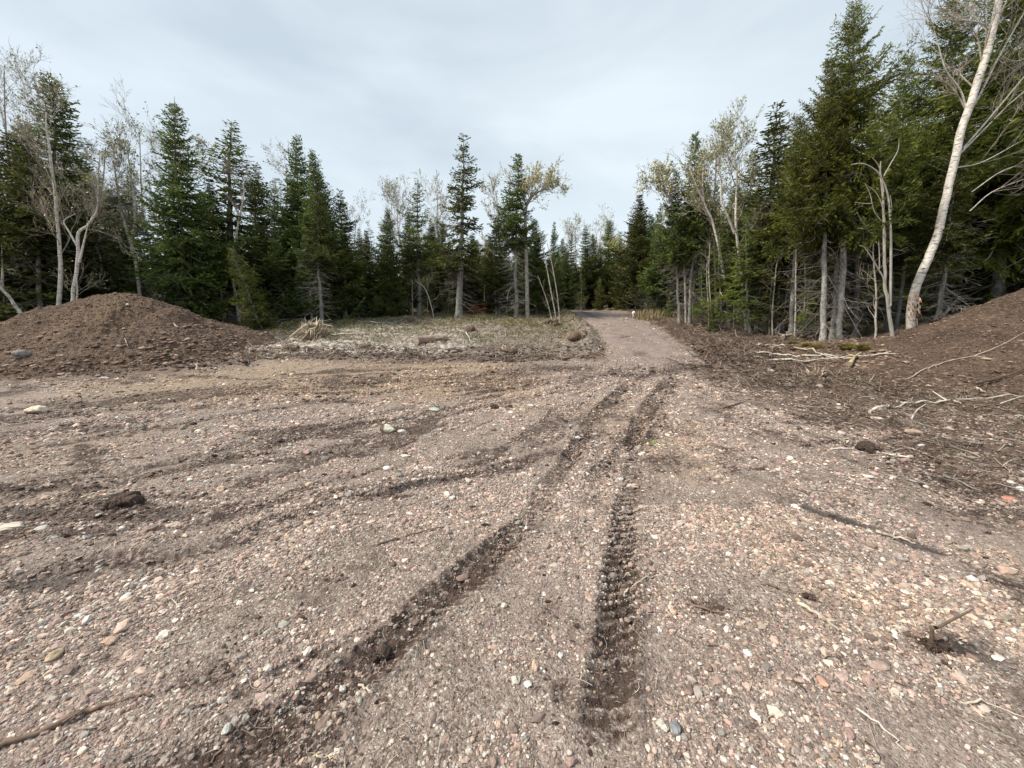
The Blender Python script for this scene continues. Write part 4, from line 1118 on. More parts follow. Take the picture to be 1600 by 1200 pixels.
# ------------------------------------------------------------------ broadleaved trees
def broad_tree(name, Y, path, r0, label, seed, mat=None, nb=12, bl=1.4, levels=3, buds=0, budcol=(.30, .33, .12), up=.55, start=.35, group=None, cat='tree', spread=.95, tipr=.0030, extra=(), r1=None, jitter=.12):
    rg = np.random.default_rng(seed)
    base = P(path[0][0], path[0][1], Y)
    gz = float(Hbase(base[0], Y))
    pts = [P(px, py, Y) for px, py in path]
    if pts[0][2] > gz: pts.insert(0, np.array([pts[0][0], Y, gz - .1]))
    o0 = np.array([pts[0][0], Y, gz])
    pts[0][2] = min(pts[0][2], gz - .1)
    q = smooth_poly(pts, 4) - o0
    q[:, 1] += np.cumsum(rg.normal(0, .01, len(q)))
    tm, cm = MB(), MB()
    s = np.linspace(0, 1, len(q)); rend = r1 or .012
    rad = rend + (r0 - rend) * (1 - s) ** .8; rad[0] *= 1.35
    tube(tm, q, rad, 9)
    B = []
    def branch(p, d, L, r, lev, tone):
        n = 5 if lev < 2 else 3; pp = [p]; dd = d / np.linalg.norm(d)
        for i in range(n):
            dd = dd + rg.normal(0, jitter, 3) + np.array([0, 0, up * .14]); dd /= np.linalg.norm(dd)
            pp.append(pp[-1] + dd * L / n)
        pp = np.array(pp)
        rr = np.linspace(r, max(tipr * .7, r * .35), n + 1)
        tube(cm, pp, rr, 5 if lev == 0 else 3, 0, tone, False)
        if lev >= (levels if levels < 3 else 4) - 1:
            for k in range(int(rg.random() * (1 + buds * .7)) if buds < 5 else buds // 4):
                c = pp[rg.integers(1, n + 1)] + rg.normal(0, .012, 3)
                B.append(c)
            return
        k = {0: 6, 1: 5, 2: 4}.get(lev, 3)
        for i in range(k):
            u_ = rg.uniform(.25, 1) if i else 1.0; j = min(int(u_ * n), n - 1)
            b0 = pp[j] + (pp[j + 1] - pp[j]) * (u_ * n - j)
            t_ = pp[j + 1] - pp[j]; t_ /= np.linalg.norm(t_)
            a = rg.normal(0, 1, 3); a -= t_ * (a @ t_); a /= np.linalg.norm(a)
            an = rg.uniform(.35, .85) * spread
            branch(b0, t_ * math.cos(an) + a * math.sin(an), L * rg.uniform(.4, .62), max(tipr, r * .5), lev + 1, tone)
    tone = 1.0
    cum = s
    for i in range(nb):
        u_ = start + (1 - start) * (i + rg.random()) / nb
        k = min(int(u_ * (len(q) - 1)), len(q) - 2)
        b0 = q[k]; t_ = q[k + 1] - q[k]; t_ /= np.linalg.norm(t_)
        az = rg.uniform(0, 6.28); a = np.array([math.cos(az), math.sin(az), 0]); an = rg.uniform(.45, .95) * spread
        branch(b0, t_ * math.cos(an) + a * math.sin(an), bl * rg.uniform(.6, 1.1) * (1.15 - .5 * u_), max(tipr * 1.6, min(rad[k] * .36, .022)), 0, tone)
    for line, er in extra:
        ep = smooth_poly([P(px, py, Y) for px, py in line], 4) - o0
        tube(tm, ep, np.linspace(er, max(er * .3, .006), len(ep)), 6)
        if levels and len(ep) > 3 and nb:
            for i in range(5):
                k = rg.integers(len(ep) // 3, len(ep) - 1); a = rg.normal(0, 1, 3)
                branch(ep[k], (ep[k + 1] - ep[k]) / np.linalg.norm(ep[k + 1] - ep[k]) + a * .4, bl * .6, .008, 1 if levels > 1 else 0, tone)
    root = empty(name, o0)
    mat = mat or MAT_BIRCH
    tm.obj('trunk', mat, root)
    if cm.v:
        cm.obj('branches', [MAT_FINE if mat in (MAT_BIRCH, MAT_ASPEN) else mat], root)
    if B:
        B = np.array(B); n = len(B); d1 = rg.normal(0, 1, (n, 3)); d1 /= np.linalg.norm(d1, axis=1)[:, None]
        d2 = np.cross(d1, rg.normal(0, 1, (n, 3))); d2 /= np.linalg.norm(d2, axis=1)[:, None]; sz = rg.uniform(.014, .03, (n, 1)) * (1 + Y / 40)
        V = np.stack([B - d1 * sz, B + d2 * sz * .6, B + d1 * sz, B - d2 * sz * .6], 1)
        lm = MB(); lm.add(V.reshape(-1, 3), np.arange(n * 4).reshape(-1, 4), 0, np.repeat(np.array(budcol) * rg.uniform(.6, 1.4, (n, 1)), 4, 0))
        lm.obj('young_leaves', MAT_BUD, root, smooth=False)
    return tag(root, label, cat, group)

BT = broad_tree
BT('birch_tree', 13, [(92, 500), (93, 440), (93, 400), (89, 330), (80, 250), (74, 205), (71, 175)], .07, 'straight pale birch in front of the spruces at the far left', 101, nb=16, bl=1.6, buds=1, start=.4)
BT('birch_tree', 12.8, [(113, 490), (113, 455), (120, 395), (120, 365), (136, 350), (147, 330), (150, 290), (152, 240)], .06, 'crooked yellowish birch that bends sharply and forks behind the left pile', 102, nb=10, bl=1.1, start=.55, jitter=.18, buds=1,
   extra=[([(121, 385), (108, 362), (100, 345), (118, 334)], .03), ([(124, 410), (132, 375), (139, 345)], .035), ([(118, 488), (121, 455), (119, 430)], .03)])
BT('birch_tree', 16, [(220, 470), (212, 400), (208, 392), (213, 340), (212, 310), (206, 270), (202, 235)], .068, 'twin-stemmed white birch with a wide bare crown behind the left pile', 103, nb=16, bl=1.5, buds=3, start=.45, budcol=(.30, .33, .12),
   extra=[([(209, 395), (198, 360), (188, 325), (182, 285), (177, 250)], .06)])
BT('birch_tree', 16.5, [(243, 420), (235, 390), (222, 330), (218, 260), (215, 200)], .05, 'slim leaning birch just right of the twin-stemmed one', 104, nb=12, bl=1.6, start=.4)
BT('birch_tree', 15.5, [(150, 485), (146, 420), (138, 375), (128, 300), (120, 240)], .05, 'thin grey birch left of the twin-stemmed one', 105, mat=MAT_ASPEN, nb=12, bl=1.3, buds=1)
BT('birch_tree', 15.5, [(160, 475), (157, 410), (151, 385), (156, 370), (150, 350), (160, 290), (165, 230)], .045, 'thin kinked grey birch behind the crest of the left pile', 106, mat=MAT_ASPEN, nb=10, bl=1.3)
BT('birch_tree', 14, [(30, 500), (22, 380), (11, 240), (7, 110)], .045, 'tall bare tree with fine twigs against the sky at the upper left corner', 107, mat=MAT_ASPEN, nb=18, bl=1.8, levels=3, buds=1, start=.5)
BT('birch_tree', 18, [(250, 480), (262, 350), (280, 275), (294, 240)], .06, 'bare grey birch showing its fine crown between two tall left spruces', 108, mat=MAT_ASPEN, nb=14, bl=1.7, buds=4, budcol=(.30, .30, .16))
BT('birch_tree', 17, [(362, 420), (366, 385), (372, 350), (381, 305), (378, 280)], .06, 'short white birch stem showing between dark spruces left of the middle', 109, nb=7, bl=1.0, start=.6)
BT('birch_tree', 20, [(440, 470), (444, 350), (448, 300), (447, 255)], .05, 'bare grey birch showing left of the three tall spruces', 110, mat=MAT_ASPEN, nb=12, bl=1.2, buds=1)
BT('birch_tree', 24, [(628, 480), (628, 400), (622, 360), (620, 310)], .10, 'pale bare birch with a rounded crown left of the narrow-topped spruce', 111, nb=20, bl=2.1, buds=3, start=.4, budcol=(.42, .42, .28))
BT('birch_tree', 24, [(690, 480), (688, 400), (683, 350), (684, 300)], .08, 'faint bare birch crown behind the left side of the lone spruce', 112, mat=MAT_ASPEN, nb=15, bl=1.8, buds=3, start=.4, budcol=(.42, .40, .25))
BT('birch_tree', 26, [(548, 480), (552, 400), (556, 340)], .07, 'low pale bare birch showing in the dip of the treeline', 113, mat=MAT_ASPEN, nb=14, bl=1.9, buds=2, budcol=(.42, .42, .30))
BT('birch_tree', 19.6, [(824, 490), (823, 430), (821, 360), (822, 325), (830, 308), (845, 298), (858, 290)], .12, 'leafing birch with spreading crown near the middle of the clearing edge', 114, mat=MAT_ASPEN, nb=16, bl=1.15, buds=9, budcol=(.50, .46, .22), start=.55, spread=1.2,
   extra=[([(821, 345), (812, 310), (800, 290), (782, 300)], .05), ([(822, 320), (818, 305), (824, 290)], .05), ([(821, 372), (812, 362), (800, 356)], .03)])
BT('birch_tree', 21, [(775, 480), (772, 400), (778, 340), (775, 300)], .07, 'pale leafing birch crown just left of the spruce with drooping dead limbs', 115, mat=MAT_ASPEN, nb=14, bl=1.4, buds=6, budcol=(.50, .47, .26), start=.45)
BT('leaning_pole', 18, [(868, 492), (860, 450), (851, 400), (843, 365)], .035, 'thin leaning pole at the left edge of the road crest', 116, mat=MAT_ASPEN, nb=4, bl=.5, levels=2, start=.3, cat='dead tree')
BT('leaning_pole', 18.5, [(874, 492), (870, 455), (862, 410), (855, 380)], .03, 'steeper thin pole leaning just right of its twin at the road crest', 117, mat=MAT_ASPEN, nb=4, bl=.5, levels=2, cat='dead tree')
BT('leaning_pole', 19, [(860, 490), (852, 462), (840, 430)], .03, 'shortest leaning pole between the leafing birch and the road', 118, mat=MAT_ASPEN, nb=4, bl=.7, levels=2, cat='dead tree')
BT('dead_sapling', 18.5, [(677, 492), (670, 465), (662, 448), (650, 440)], .03, 'grey dead sapling bent left at the edge of the clearing', 119, mat=MAT_ASPEN, nb=7, bl=.9, levels=2, spread=1.3, cat='dead tree')
BT('birch_tree', 32, [(970, 470), (972, 420), (970, 388)], .10, 'yellow-green leafing birch between dark spruces above the road', 120, mat=MAT_ASPEN, nb=14, bl=1.5, buds=16, budcol=(.36, .36, .10))
BT('birch_tree', 38, [(900, 470), (900, 400), (898, 360)], .08, 'pale bare crown behind the left part of the row beyond the road', 121, mat=MAT_ASPEN, nb=18, bl=2.4, buds=4, budcol=(.45, .44, .30))
BT('birch_tree', 38, [(935, 470), (935, 400), (930, 358)], .08, 'pale bare crown behind the middle of the row beyond the road', 122, mat=MAT_ASPEN, nb=18, bl=2.4, buds=4, budcol=(.45, .44, .30))
# right of the road
BT('birch_tree', 17, [(1072, 505), (1068, 400), (1050, 320), (1042, 305), (1036, 290)], .06, 'leafing grey birch whose pale crown hangs left over the road', 123, mat=MAT_ASPEN, nb=14, bl=1.1, buds=8, budcol=(.46, .44, .22), start=.5)
BT('birch_tree', 15.4, [(1140, 520), (1136, 470), (1130, 425), (1122, 385), (1112, 345), (1101, 318), (1098, 285), (1100, 250)], .065, 'white birch curving left, first of the two white birches right of the road', 124, nb=15, bl=1.3, buds=3, start=.5, budcol=(.36, .36, .16),
   extra=[([(1100, 315), (1088, 290), (1078, 262)], .04)])
BT('birch_tree', 15.0, [(1166, 524), (1162, 470), (1155, 420), (1146, 350), (1148, 280), (1144, 250), (1146, 222)], .07, 'straighter white birch with the tallest bare crown right of the road', 125, nb=20, bl=1.35, buds=2, budcol=(.34, .36, .13), start=.42,
   extra=[([(1148, 365), (1138, 340), (1128, 315), (1126, 280), (1122, 245)], .05)])
BT('birch_tree', 16.5, [(1120, 515), (1118, 430), (1115, 340), (1118, 280), (1120, 240)], .05, 'thin bare birch between the two white birches right of the road', 126, mat=MAT_ASPEN, nb=14, bl=1.2, buds=3, budcol=(.40, .40, .13))
BT('birch_tree', 14.2, [(1218, 520), (1215, 450), (1222, 380), (1236, 300), (1250, 240)], .06, 'pale birch stem half hidden in the left boughs of the firs', 127, nb=10, bl=1.3, start=.4)
BT('birch_tree', 14.6, [(1180, 520), (1186, 440), (1200, 350), (1212, 280), (1222, 210)], .045, 'grey birch stem leaning right behind the pointed spruce', 128, mat=MAT_ASPEN, nb=10, bl=1.3, start=.4)
# big white birch and its neighbours
BT('birch_tree', 10.4, [(1425, 553), (1424, 510), (1427, 470), (1436, 435), (1452, 395), (1464, 365), (1470, 335), (1480, 290), (1496, 215), (1520, 140), (1541, 75), (1556, 0), (1562, -70)], .102,
   'large white birch with peeling bark leaning right in front of the firs', 130, nb=9, bl=1.6, start=.72, buds=0, r1=.06, tipr=.003,
   extra=[([(1510, 170), (1500, 140), (1478, 110), (1466, 70), (1455, 30)], .022), ([(1545, 45), (1530, 35), (1500, 30), (1470, 15)], .02), ([(1508, 185), (1530, 150), (1560, 90), (1600, 20)], .03),
          ([(1500, 240), (1540, 200), (1580, 160), (1640, 110)], .02), ([(1505, 232), (1550, 180), (1600, 120), (1650, 60)], .022), ([(1495, 262), (1530, 255), (1570, 235), (1620, 205)], .016),
          ([(1515, 330), (1550, 300), (1600, 280)], .014), ([(1518, 300), (1570, 265), (1620, 255)], .012)])
BT('dead_tree', 10.1, [(1398, 552), (1396, 520), (1388, 470), (1385, 440), (1384, 380), (1383, 330), (1381, 290), (1381, 250)], .05, 'grey dead forked tree without bark left of the large white birch', 131, mat=bark_material('bare_grey_wood', (.30, .27, .23), (.42, .38, .33), (.52, .49, .44), .2, 10), nb=0, levels=2, bl=.5, jitter=.2, r1=.012, cat='dead tree',
   extra=[([(1388, 480), (1382, 440), (1372, 420), (1360, 400), (1350, 386), (1343, 384)], .022), ([(1391, 478), (1392, 420), (1392, 370), (1390, 330), (1386, 300), (1372, 270), (1350, 256), (1330, 257)], .03),
          ([(1384, 370), (1380, 350), (1366, 330), (1360, 305), (1352, 287)], .011), ([(1384, 350), (1378, 320), (1368, 300), (1358, 292)], .011), ([(1390, 345), (1393, 325), (1391, 305)], .018),
          ([(1374, 420), (1374, 400), (1373, 378)], .011), ([(1381, 275), (1392, 255), (1403, 235), (1405, 215)], .011), ([(1362, 318), (1350, 318), (1336, 316)], .011), ([(1381, 300), (1374, 262), (1362, 245)], .011)])
BT('dead_tree', 11.6, [(50, 515), (36, 492), (20, 468), (4, 446), (-10, 420)], .05, 'bare pale broken branch slanting up to the left edge behind the left pile', 132, nb=0, levels=0, r1=.03, mat=MAT_ASPEN, cat='dead tree',
   extra=[([(3, 448), (4, 425), (3, 418)], .035)])
BT('leaning_dead_tree', 12.2, [(1440, 528), (1460, 505), (1485, 480), (1497, 468)], .06, 'broken grey trunk leaning low behind the right pile', 133, nb=0, levels=0, mat=MAT_ASPEN, r1=.03, cat='dead tree')
BT('leaning_pole', 11.6, [(1322, 540), (1335, 515), (1347, 490)], .012, 'very thin dead pole slanting right between the mottled trunks', 134, nb=0, levels=0, mat=MAT_ASPEN, r1=.006, cat='dead tree')
BT('young_tree', 10.4, [(1367, 556), (1369, 500), (1369, 440), (1366, 380)], .028, 'thin straight pale sapling stem just left of the dead forked tree', 135, nb=9, bl=.9, levels=2, mat=MAT_ASPEN, spread=1.5, cat='sapling')

# long dead twigs of the slim trunk right of the birch and level twigs among the right woods
SAPG = 'thin bare stems crowding the right woods'
for k, (bx, Y, tx, ty) in enumerate([(1105, 16, 1106, 400), (1115, 15.5, 1110, 380), (1147, 15, 1150, 390), (1128, 16.5, 1122, 400), (1185, 14.2, 1190, 360), (1206, 14.8, 1204, 380), (1208, 13.2, 1216, 400), (1222, 13.8, 1240, 380),
                                    (1240, 12.6, 1243, 390), (1255, 12.8, 1252, 380), (1262, 13.4, 1275, 400), (1275, 13.8, 1272, 360), (1092, 17, 1094, 420), (1232, 14.5, 1228, 350)]):
    BT('young_tree', Y, [(bx, 545), (bx + (tx - bx) * .3 + RNG.uniform(-4, 4), 490), (bx + (tx - bx) * .7 + RNG.uniform(-5, 5), 430), (tx, ty)], .022 + .012 * RNG.random(), 'thin bare grey stem among the crowded stems of the right woods', 200 + k, mat=MAT_ASPEN, nb=9, bl=.7, levels=2, spread=1.4, group=SAPG, cat='sapling', start=.2)
SAPL = 'thin bare stems crowding the left woods'
for k, (bx, Y, tx, ty) in enumerate([(12, 13, 6, 380), (25, 14, 20, 350), (68, 14.5, 60, 330), (100, 15, 96, 360), (172, 17, 170, 380), (245, 16.5, 243, 400), (262, 15, 258, 390), (272, 15.2, 262, 410), (302, 15.5, 299, 400), (318, 17, 316, 420),
                                    (350, 17, 344, 410), (440, 18.5, 436, 420), (455, 18.5, 452, 410), (525, 18.4, 527, 430), (553, 19, 552, 440), (590, 20, 589, 440), (646, 20, 645, 440), (668, 21, 665, 430), (704, 21, 705, 430), (757, 21, 758, 430), (790, 21, 792, 430)]):
    BT('young_tree', Y, [(bx, 520), (bx + (tx - bx) * .5 + RNG.uniform(-3, 3), 460), (tx, ty)], .022 + .014 * RNG.random(), 'thin bare grey stem among the shaded trunks of the left woods', 300 + k, mat=MAT_ASPEN, nb=10, bl=.8, levels=2, spread=1.4, group=SAPL, cat='sapling', start=.15)

# ------------------------------------------------------------------ undergrowth tangle at the foot of the woods
mb = MB()
def tangle(n, xr, yr, ok, cols, hr=(.05, 1.2)):
    x, y = pick(n, xr, yr, ok)
    m_ = len(x); z = Hbase(x, y); zz = z + RNG.uniform(0, 1, m_) ** 2 * hr[1]
    for i in range(m_):
        a = RNG.uniform(0, 6.28); el = RNG.normal(.15, .5); L = RNG.uniform(.3, 1.1)
        d = np.array([math.cos(a) * math.cos(el), math.sin(a) * math.cos(el), math.sin(el)])
        p0 = np.array([x[i], y[i], zz[i]])
        mid = p0 + d * L * .5 + RNG.normal(0, .07, 3); p1 = p0 + d * L + RNG.normal(0, .12, 3)
        c = np.array(cols[RNG.integers(len(cols))]) * RNG.uniform(.6, 1.2)
        tube(mb, [p0, mid, p1], [.0075, .006, .004], 3, 0, c, False)
TWC = [(.22, .20, .18), (.15, .125, .105), (.30, .28, .25), (.10, .08, .065)]
tangle(4200, (-26, 3), (15, 24), lambda x, y: ((y > 20.2) | ((x < -8.5) & (y > 14.5 + np.clip(x + 14, 0, 9) * .5))) * .9, TWC)
tangle(3200, (6, 24), (11, 22), lambda x, y: (x > 9.3 - (y - 12) * .35) * .9, TWC)
tag(mb.obj('undergrowth', MAT_DEADBR), 'tangle of dead grey twigs at the foot of the woods', None, None, 'stuff')

# ------------------------------------------------------------------ single things on the ground
def stick(name, path, r, col, label, lift=.0, sides=7, cat='stick', extra=(), group=None, off=0, taper=.45, kink=.004, mat=None, straight=False):
    pts = np.array([sp(*p) for p in path]); q = smooth_poly(pts, 5)
    q[:, 2] = np.maximum(surf_z(q[:, 0], q[:, 1]), q[:, 2] * .5 + surf_z(q[:, 0], q[:, 1]) * .5) + r * .8 + off + lift * np.linspace(0, 1, len(q))
    if straight:
        k0 = q[:, 2].copy(); q[:, 2] = np.interp(np.linspace(0, 1, len(q)), [0, 1], [k0[0], k0[-1]]); q[:, 2] += max(0, float((surf_z(q[:, 0], q[:, 1]) + r * .2 - q[:, 2]).max()) - r * .5)
    q[1:-1] += RNG.normal(0, kink, (len(q) - 2, 3))
    o0 = q[0].copy(); mb = MB()
    cc = np.array(col) * RNG.uniform(.85, 1.15, (len(q), 1))
    tube(mb, q - o0, np.linspace(r, r * taper, len(q)) * RNG.uniform(.8, 1.18, len(q)), sides, 0, cc * RNG.uniform(.7, 1.15, (len(q), 1)))
    if r >= .01 and len(q) > 8:
        for _ in range(3):
            k_ = RNG.integers(2, len(q) - 2); v_ = RNG.normal(0, 1, 3); v_[2] = abs(v_[2]) * .6; v_ /= np.linalg.norm(v_)
            tube(mb, [q[k_] - o0, q[k_] - o0 + v_ * r * 2.5, q[k_] - o0 + v_ * r * 4], [r * .5, r * .35, r * .2], 5, 0, col)
    for line, er in extra:
        e_ = np.array([sp(*p) for p in line]); e_[:, 2] += er + np.linspace(.0, .05, len(e_)) + off
        e_ = smooth_poly(e_, 3)
        tube(mb, e_ - o0, np.linspace(er, er * .4, len(e_)), 5, 0, col)
    o = mb.obj(name, mat or MAT_WOOD); o.location = o0
    return tag(o, label, cat, group)

PALE = (.44, .38, .30); BRN = (.19, .13, .095); GREY = (.34, .31, .27); WHT = (.53, .485, .42); DRK = (.07, .048, .038)
stick('branch', [(-15, 1172), (60, 1148), (130, 1118), (200, 1093), (238, 1090)], .012, BRN, 'long dark brown branch in the lower left corner', cat='branch', extra=[([(95, 1135), (120, 1128), (140, 1124)], .006)])
stick('stick', [(1246, 945), (1280, 965), (1311, 988)], .012, PALE, 'short thick pale stick on the gravel at the lower right')
stick('stick', [(975, 935), (985, 920), (1010, 905), (1040, 898)], .006, PALE, 'pale curved twig beside the right rut in the foreground')
stick('stick', [(1068, 943), (1115, 956), (1168, 973)], .007, BRN, 'dark brown twig right of the right rut')
stick('stick', [(1368, 832), (1400, 842), (1430, 852)], .011, PALE, 'pale stick along the muddy streak at mid right', extra=[])
stick('stick', [(1362, 706), (1400, 714), (1446, 726)], .014, WHT, 'pale straight stick right of the peat lump near the right pile')
stick('stick', [(1298, 703), (1330, 702), (1350, 696)], .013, WHT, 'pale curved stick left of the peat lump near the right pile')
stick('stick', [(1188, 913), (1215, 920), (1242, 928)], .008, BRN, 'brown twig left of the short thick pale stick')
stick('stick', [(1338, 1108), (1380, 1138), (1414, 1176)], .005, WHT, 'thin white twig at the bottom right')
stick('stick', [(1318, 1166), (1322, 1152), (1338, 1136)], .005, PALE, 'short bent white twig left of the thin one at the bottom right')
stick('stick', [(1498, 1099), (1540, 1100), (1600, 1122)], .005, PALE, 'thin pale twig at the right edge below the bent sapling stump')
stick('stick', [(0, 1032), (40, 1028), (75, 1030), (112, 1022)], .005, BRN, 'thin brown twig at the left edge of the foreground')
stick('stick', [(590, 852), (640, 838), (712, 820)], .006, BRN, 'long thin dark twig on the gravel left of the main ruts')
stick('stick', [(44, 768), (66, 764), (86, 761)], .018, (.36, .29, .24), 'stubby brown stick left of the black peat lump')
stick('stick', [(490, 1184), (508, 1185), (527, 1186)], .004, (.50, .43, .27), 'short yellow straw stick at the bottom, left of the middle')
stick('stick', [(560, 1072), (578, 1080), (592, 1090)], .006, PALE, 'small pale stick below the clods of the left rut')
stick('stick', [(330, 1195), (352, 1165), (372, 1140), (395, 1112)], .004, BRN, 'thin twig crossing the mud in the lower left')
stick('stick', [(190, 778), (205, 770), (222, 758)], .007, PALE, 'thin stick poking from the black peat lump')
stick('branch', [(1358, 646), (1405, 638), (1440, 629), (1480, 627), (1560, 623), (1640, 621)], .022, WHT, 'long white branch lying along the foot of the right pile', cat='branch',
      extra=[([(1478, 627), (1465, 621), (1456, 617)], .016), ([(1424, 657), (1432, 645), (1445, 638)], .012), ([(1490, 627), (1498, 632), (1500, 637)], .012), ([(1558, 634), (1580, 628), (1605, 622)], .012)])
stick('branch', [(1412, 593), (1445, 578), (1480, 566), (1520, 559), (1552, 562)], .012, PALE, 'thin pale branch lying across the middle of the right pile', cat='branch', extra=[([(1520, 559), (1560, 545), (1600, 525)], .009), ([(1450, 577), (1460, 572), (1462, 580)], .006)])
stick('branch', [(1522, 604), (1560, 596), (1580, 590), (1600, 580)], .018, DRK, 'dark root sticking out of the right pile', cat='branch', off=.03)
stick('branch', [(1525, 606), (1535, 612), (1540, 615)], .014, WHT, 'short white forked branch below the dark root on the right pile', cat='branch', extra=[([(1530, 608), (1525, 615)], .009)])
stick('stick', [(1358, 598), (1364, 590), (1367, 587)], .010, PALE, 'small pale stick at the left toe of the right pile')
FG = 'felled birch poles at the edge of the right woods'
stick('felled_pole', [(1176, 552), (1215, 556), (1262, 560), (1310, 561), (1398, 556)], .024, WHT, 'uppermost white birch pole lying below the mottled trunks', cat='log', off=.03, group=FG, kink=.014)
stick('felled_pole', [(1178, 559), (1235, 565), (1290, 563), (1340, 560), (1392, 552)], .024, (.52, .48, .42), 'lower greyer birch pole crossing the white one below the mottled trunks', cat='log', off=.015, group=FG, kink=.014)
stick('felled_pole', [(1240, 548), (1275, 556), (1310, 566)], .022, PALE, 'short pale pole lying slantwise over the two felled birch poles', cat='log', off=.05, group=FG, kink=.014)
stick('felled_pole', [(1185, 540), (1208, 542), (1226, 542)], .03, WHT, 'short white log left of the moss hummocks', cat='log', off=.015, group=FG, kink=.014)
stick('felled_pole', [(1090, 503), (1110, 507), (1125, 512)], .05, (.16, .13, .105), 'dark log at the edge of the woods right of the two grey spruce trunks', cat='log', off=.05)
stick('fallen_log', [(650, 538), (674, 535), (698, 532)], .125, (.34, .26, .21), 'thick pale brown log lying in the brush left of the road', cat='log', taper=.85, sides=14, kink=.008, straight=True)
stick('fallen_log', [(1222, 533), (1232, 524), (1242, 518)], .06, (.34, .30, .25), 'grey log propped on the brush heap by the moss hummocks', cat='log', off=.05)
stick('branch', [(1326, 0 + 575), (1332, 566), (1338, 560)], .05, (.40, .33, .20), 'yellowish broken stub right of the litter before the right pile', cat='branch', off=.03)
stick('branch', [(728, 524), (732, 532), (735, 540)], .018, (.55, .56, .48), 'greenish white branch standing out of the brush', cat='branch', off=.12)
stick('branch', [(256, 573), (285, 567), (304, 564), (318, 570), (330, 574)], .018, (.12, .085, .065), 'dark bent branch at the right foot of the left pile', cat='branch', off=.03)
stick('stick', [(308, 582), (308.5, 576), (309, 571)], .012, WHT, 'tiny white stick at the right foot of the left pile', off=.05)
stick('branch', [(250, 516), (262, 522), (292, 535)], .010, (.2, .15, .12), 'thin dark stick high on the right flank of the left pile', cat='branch')
stick('stick', [(195, 530), (198, 538), (201, 545)], .010, PALE, 'pale upright splinter in the middle of the left pile', off=.02)
stick('stick', [(272, 508), (276, 512), (280, 515)], .016, WHT, 'pale stub on the upper right flank of the left pile', off=.02)
stick('stick', [(40, 545), (55, 547), (62, 549)], .012, BRN, 'brown stick beside the big grey stone on the left pile', off=.02)
stick('branch', [(560, 505), (590, 508), (620, 506), (640, 500)], .02, GREY, 'grey branch lying across the far grass left of the lone spruce', cat='branch', off=.08)
stick('branch', [(516, 527), (535, 525), (556, 524)], .035, WHT, 'bleached log end right of the uprooted stump', cat='branch', off=.04)
stick('branch', [(432, 508), (450, 503), (475, 504), (500, 510)], .02, GREY, 'curved grey branch behind the uprooted stump', cat='branch', off=.12)
stick('branch', [(800, 492), (820, 487), (840, 490), (860, 494)], .02, (.42, .38, .3), 'curved pale branch on the brush heap at the road crest', cat='branch', off=.15)
stick('stick', [(1060, 570), (1090, 574), (1118, 571)], .012, DRK, 'dark branch across the bottom of the gravel road', off=.01)
stick('stick', [(1130, 640), (1150, 634), (1162, 630)], .012, DRK, 'black twig on the ground right of the ruts', off=.01)

def rock(path, sx, sy, sz, col, label, name='stone', cat='stone', seed=None, sink=.3, rot=None, rough=.16, mat=None, col2=None, group=None):
    c = sp(*path); rg = np.random.default_rng(seed if seed is not None else int(path[0] * 7 + path[1]))
    V, F = ICO[3]
    d = 1 + rough * (sum(np.sin(V @ rg.normal(0, 2.2 * (k + 1), 3) + rg.uniform(0, 6)) / (k + 1.3) for k in range(4)))
    for k in range(5):   # planed faces
        nrm = rg.normal(0, 1, 3); nrm /= np.linalg.norm(nrm); h = V @ nrm * d
        lim = rg.uniform(.72, .95); d = np.where(h > lim, d * lim / np.maximum(h, 1e-6), d)
    v = V * d[:, None] * np.array([sx, sy, sz]) / 2
    a = rg.uniform(0, 3.14) if rot is None else rot
    v = np.stack([v[:, 0] * math.cos(a) - v[:, 1] * math.sin(a), v[:, 0] * math.sin(a) + v[:, 1] * math.cos(a), v[:, 2]], 1)
    cc = np.tile(np.array(col), (len(v), 1))
    if col2 is not None: cc[v[:, 0] < -sx * .12] = col2
    mb = MB(); mb.add(v, F, 0, cc)
    o = mb.obj(name, mat or MAT_ROCK); o.location = c + np.array([0, 0, sz * (.5 - sink)])
    return tag(o, label, cat, group)

ST = (.55, .50, .44)
rock((18, 824), .17, .10, .05, (.50, .43, .36), 'large flat pale stone cut by the left edge', rot=0)
rock((60, 645), .30, .20, .13, (.52, .45, .35), 'pale tan stone on the gravel in front of the left pile', rot=.1)
rock((605, 674), .20, .14, .12, (.58, .54, .42), 'cream stone with a dark side half buried in the rut', rot=0, col2=(.12, .09, .07))
rock((627, 676), .11, .07, .05, (.56, .51, .44), 'flat pale stone just right of the half-buried cream stone', rot=.3)
rock((605, 734), .085, .07, .055, (.60, .57, .52), 'smooth white egg-shaped stone on the gravel')
rock((633, 713), .10, .06, .03, (.55, .5, .44), 'flat whitish stone above the egg-shaped one', rot=0)
rock((577, 750), .04, .03, .02, ST, 'small pale pebble left below the egg-shaped stone')
rock((678, 640), .20, .13, .04, (.34, .38, .33), 'flat pale greenish stone in the middle of the gravel')
rock((1285, 1068), .045, .032, .022, (.42, .25, .18), 'orange-pink oval pebble at the lower right')
rock((1327, 1150), .05, .032, .025, (.30, .20, .18), 'larger dull pink stone near the bottom right')
rock((1577, 780), .11, .06, .03, (.42, .19, .14), 'flat brick-red stone near the right edge', rot=-.2)
rock((1594, 766), .07, .05, .045, (.52, .50, .48), 'light grey round stone above the brick-red one')
rock((1577, 754), .07, .04, .03, (.5, .46, .42), 'small pale stone left above the light grey round one')
rock((822, 828), .030, .022, .02, (.62, .64, .65), 'small bluish white stone between the two main ruts')
rock((919, 868), .030, .026, .02, (.46, .44, .42), 'light grey stone left of the right rut')
rock((850, 930), .030, .028, .02, (.52, .48, .42), 'pale angular stone between the ruts in the foreground')
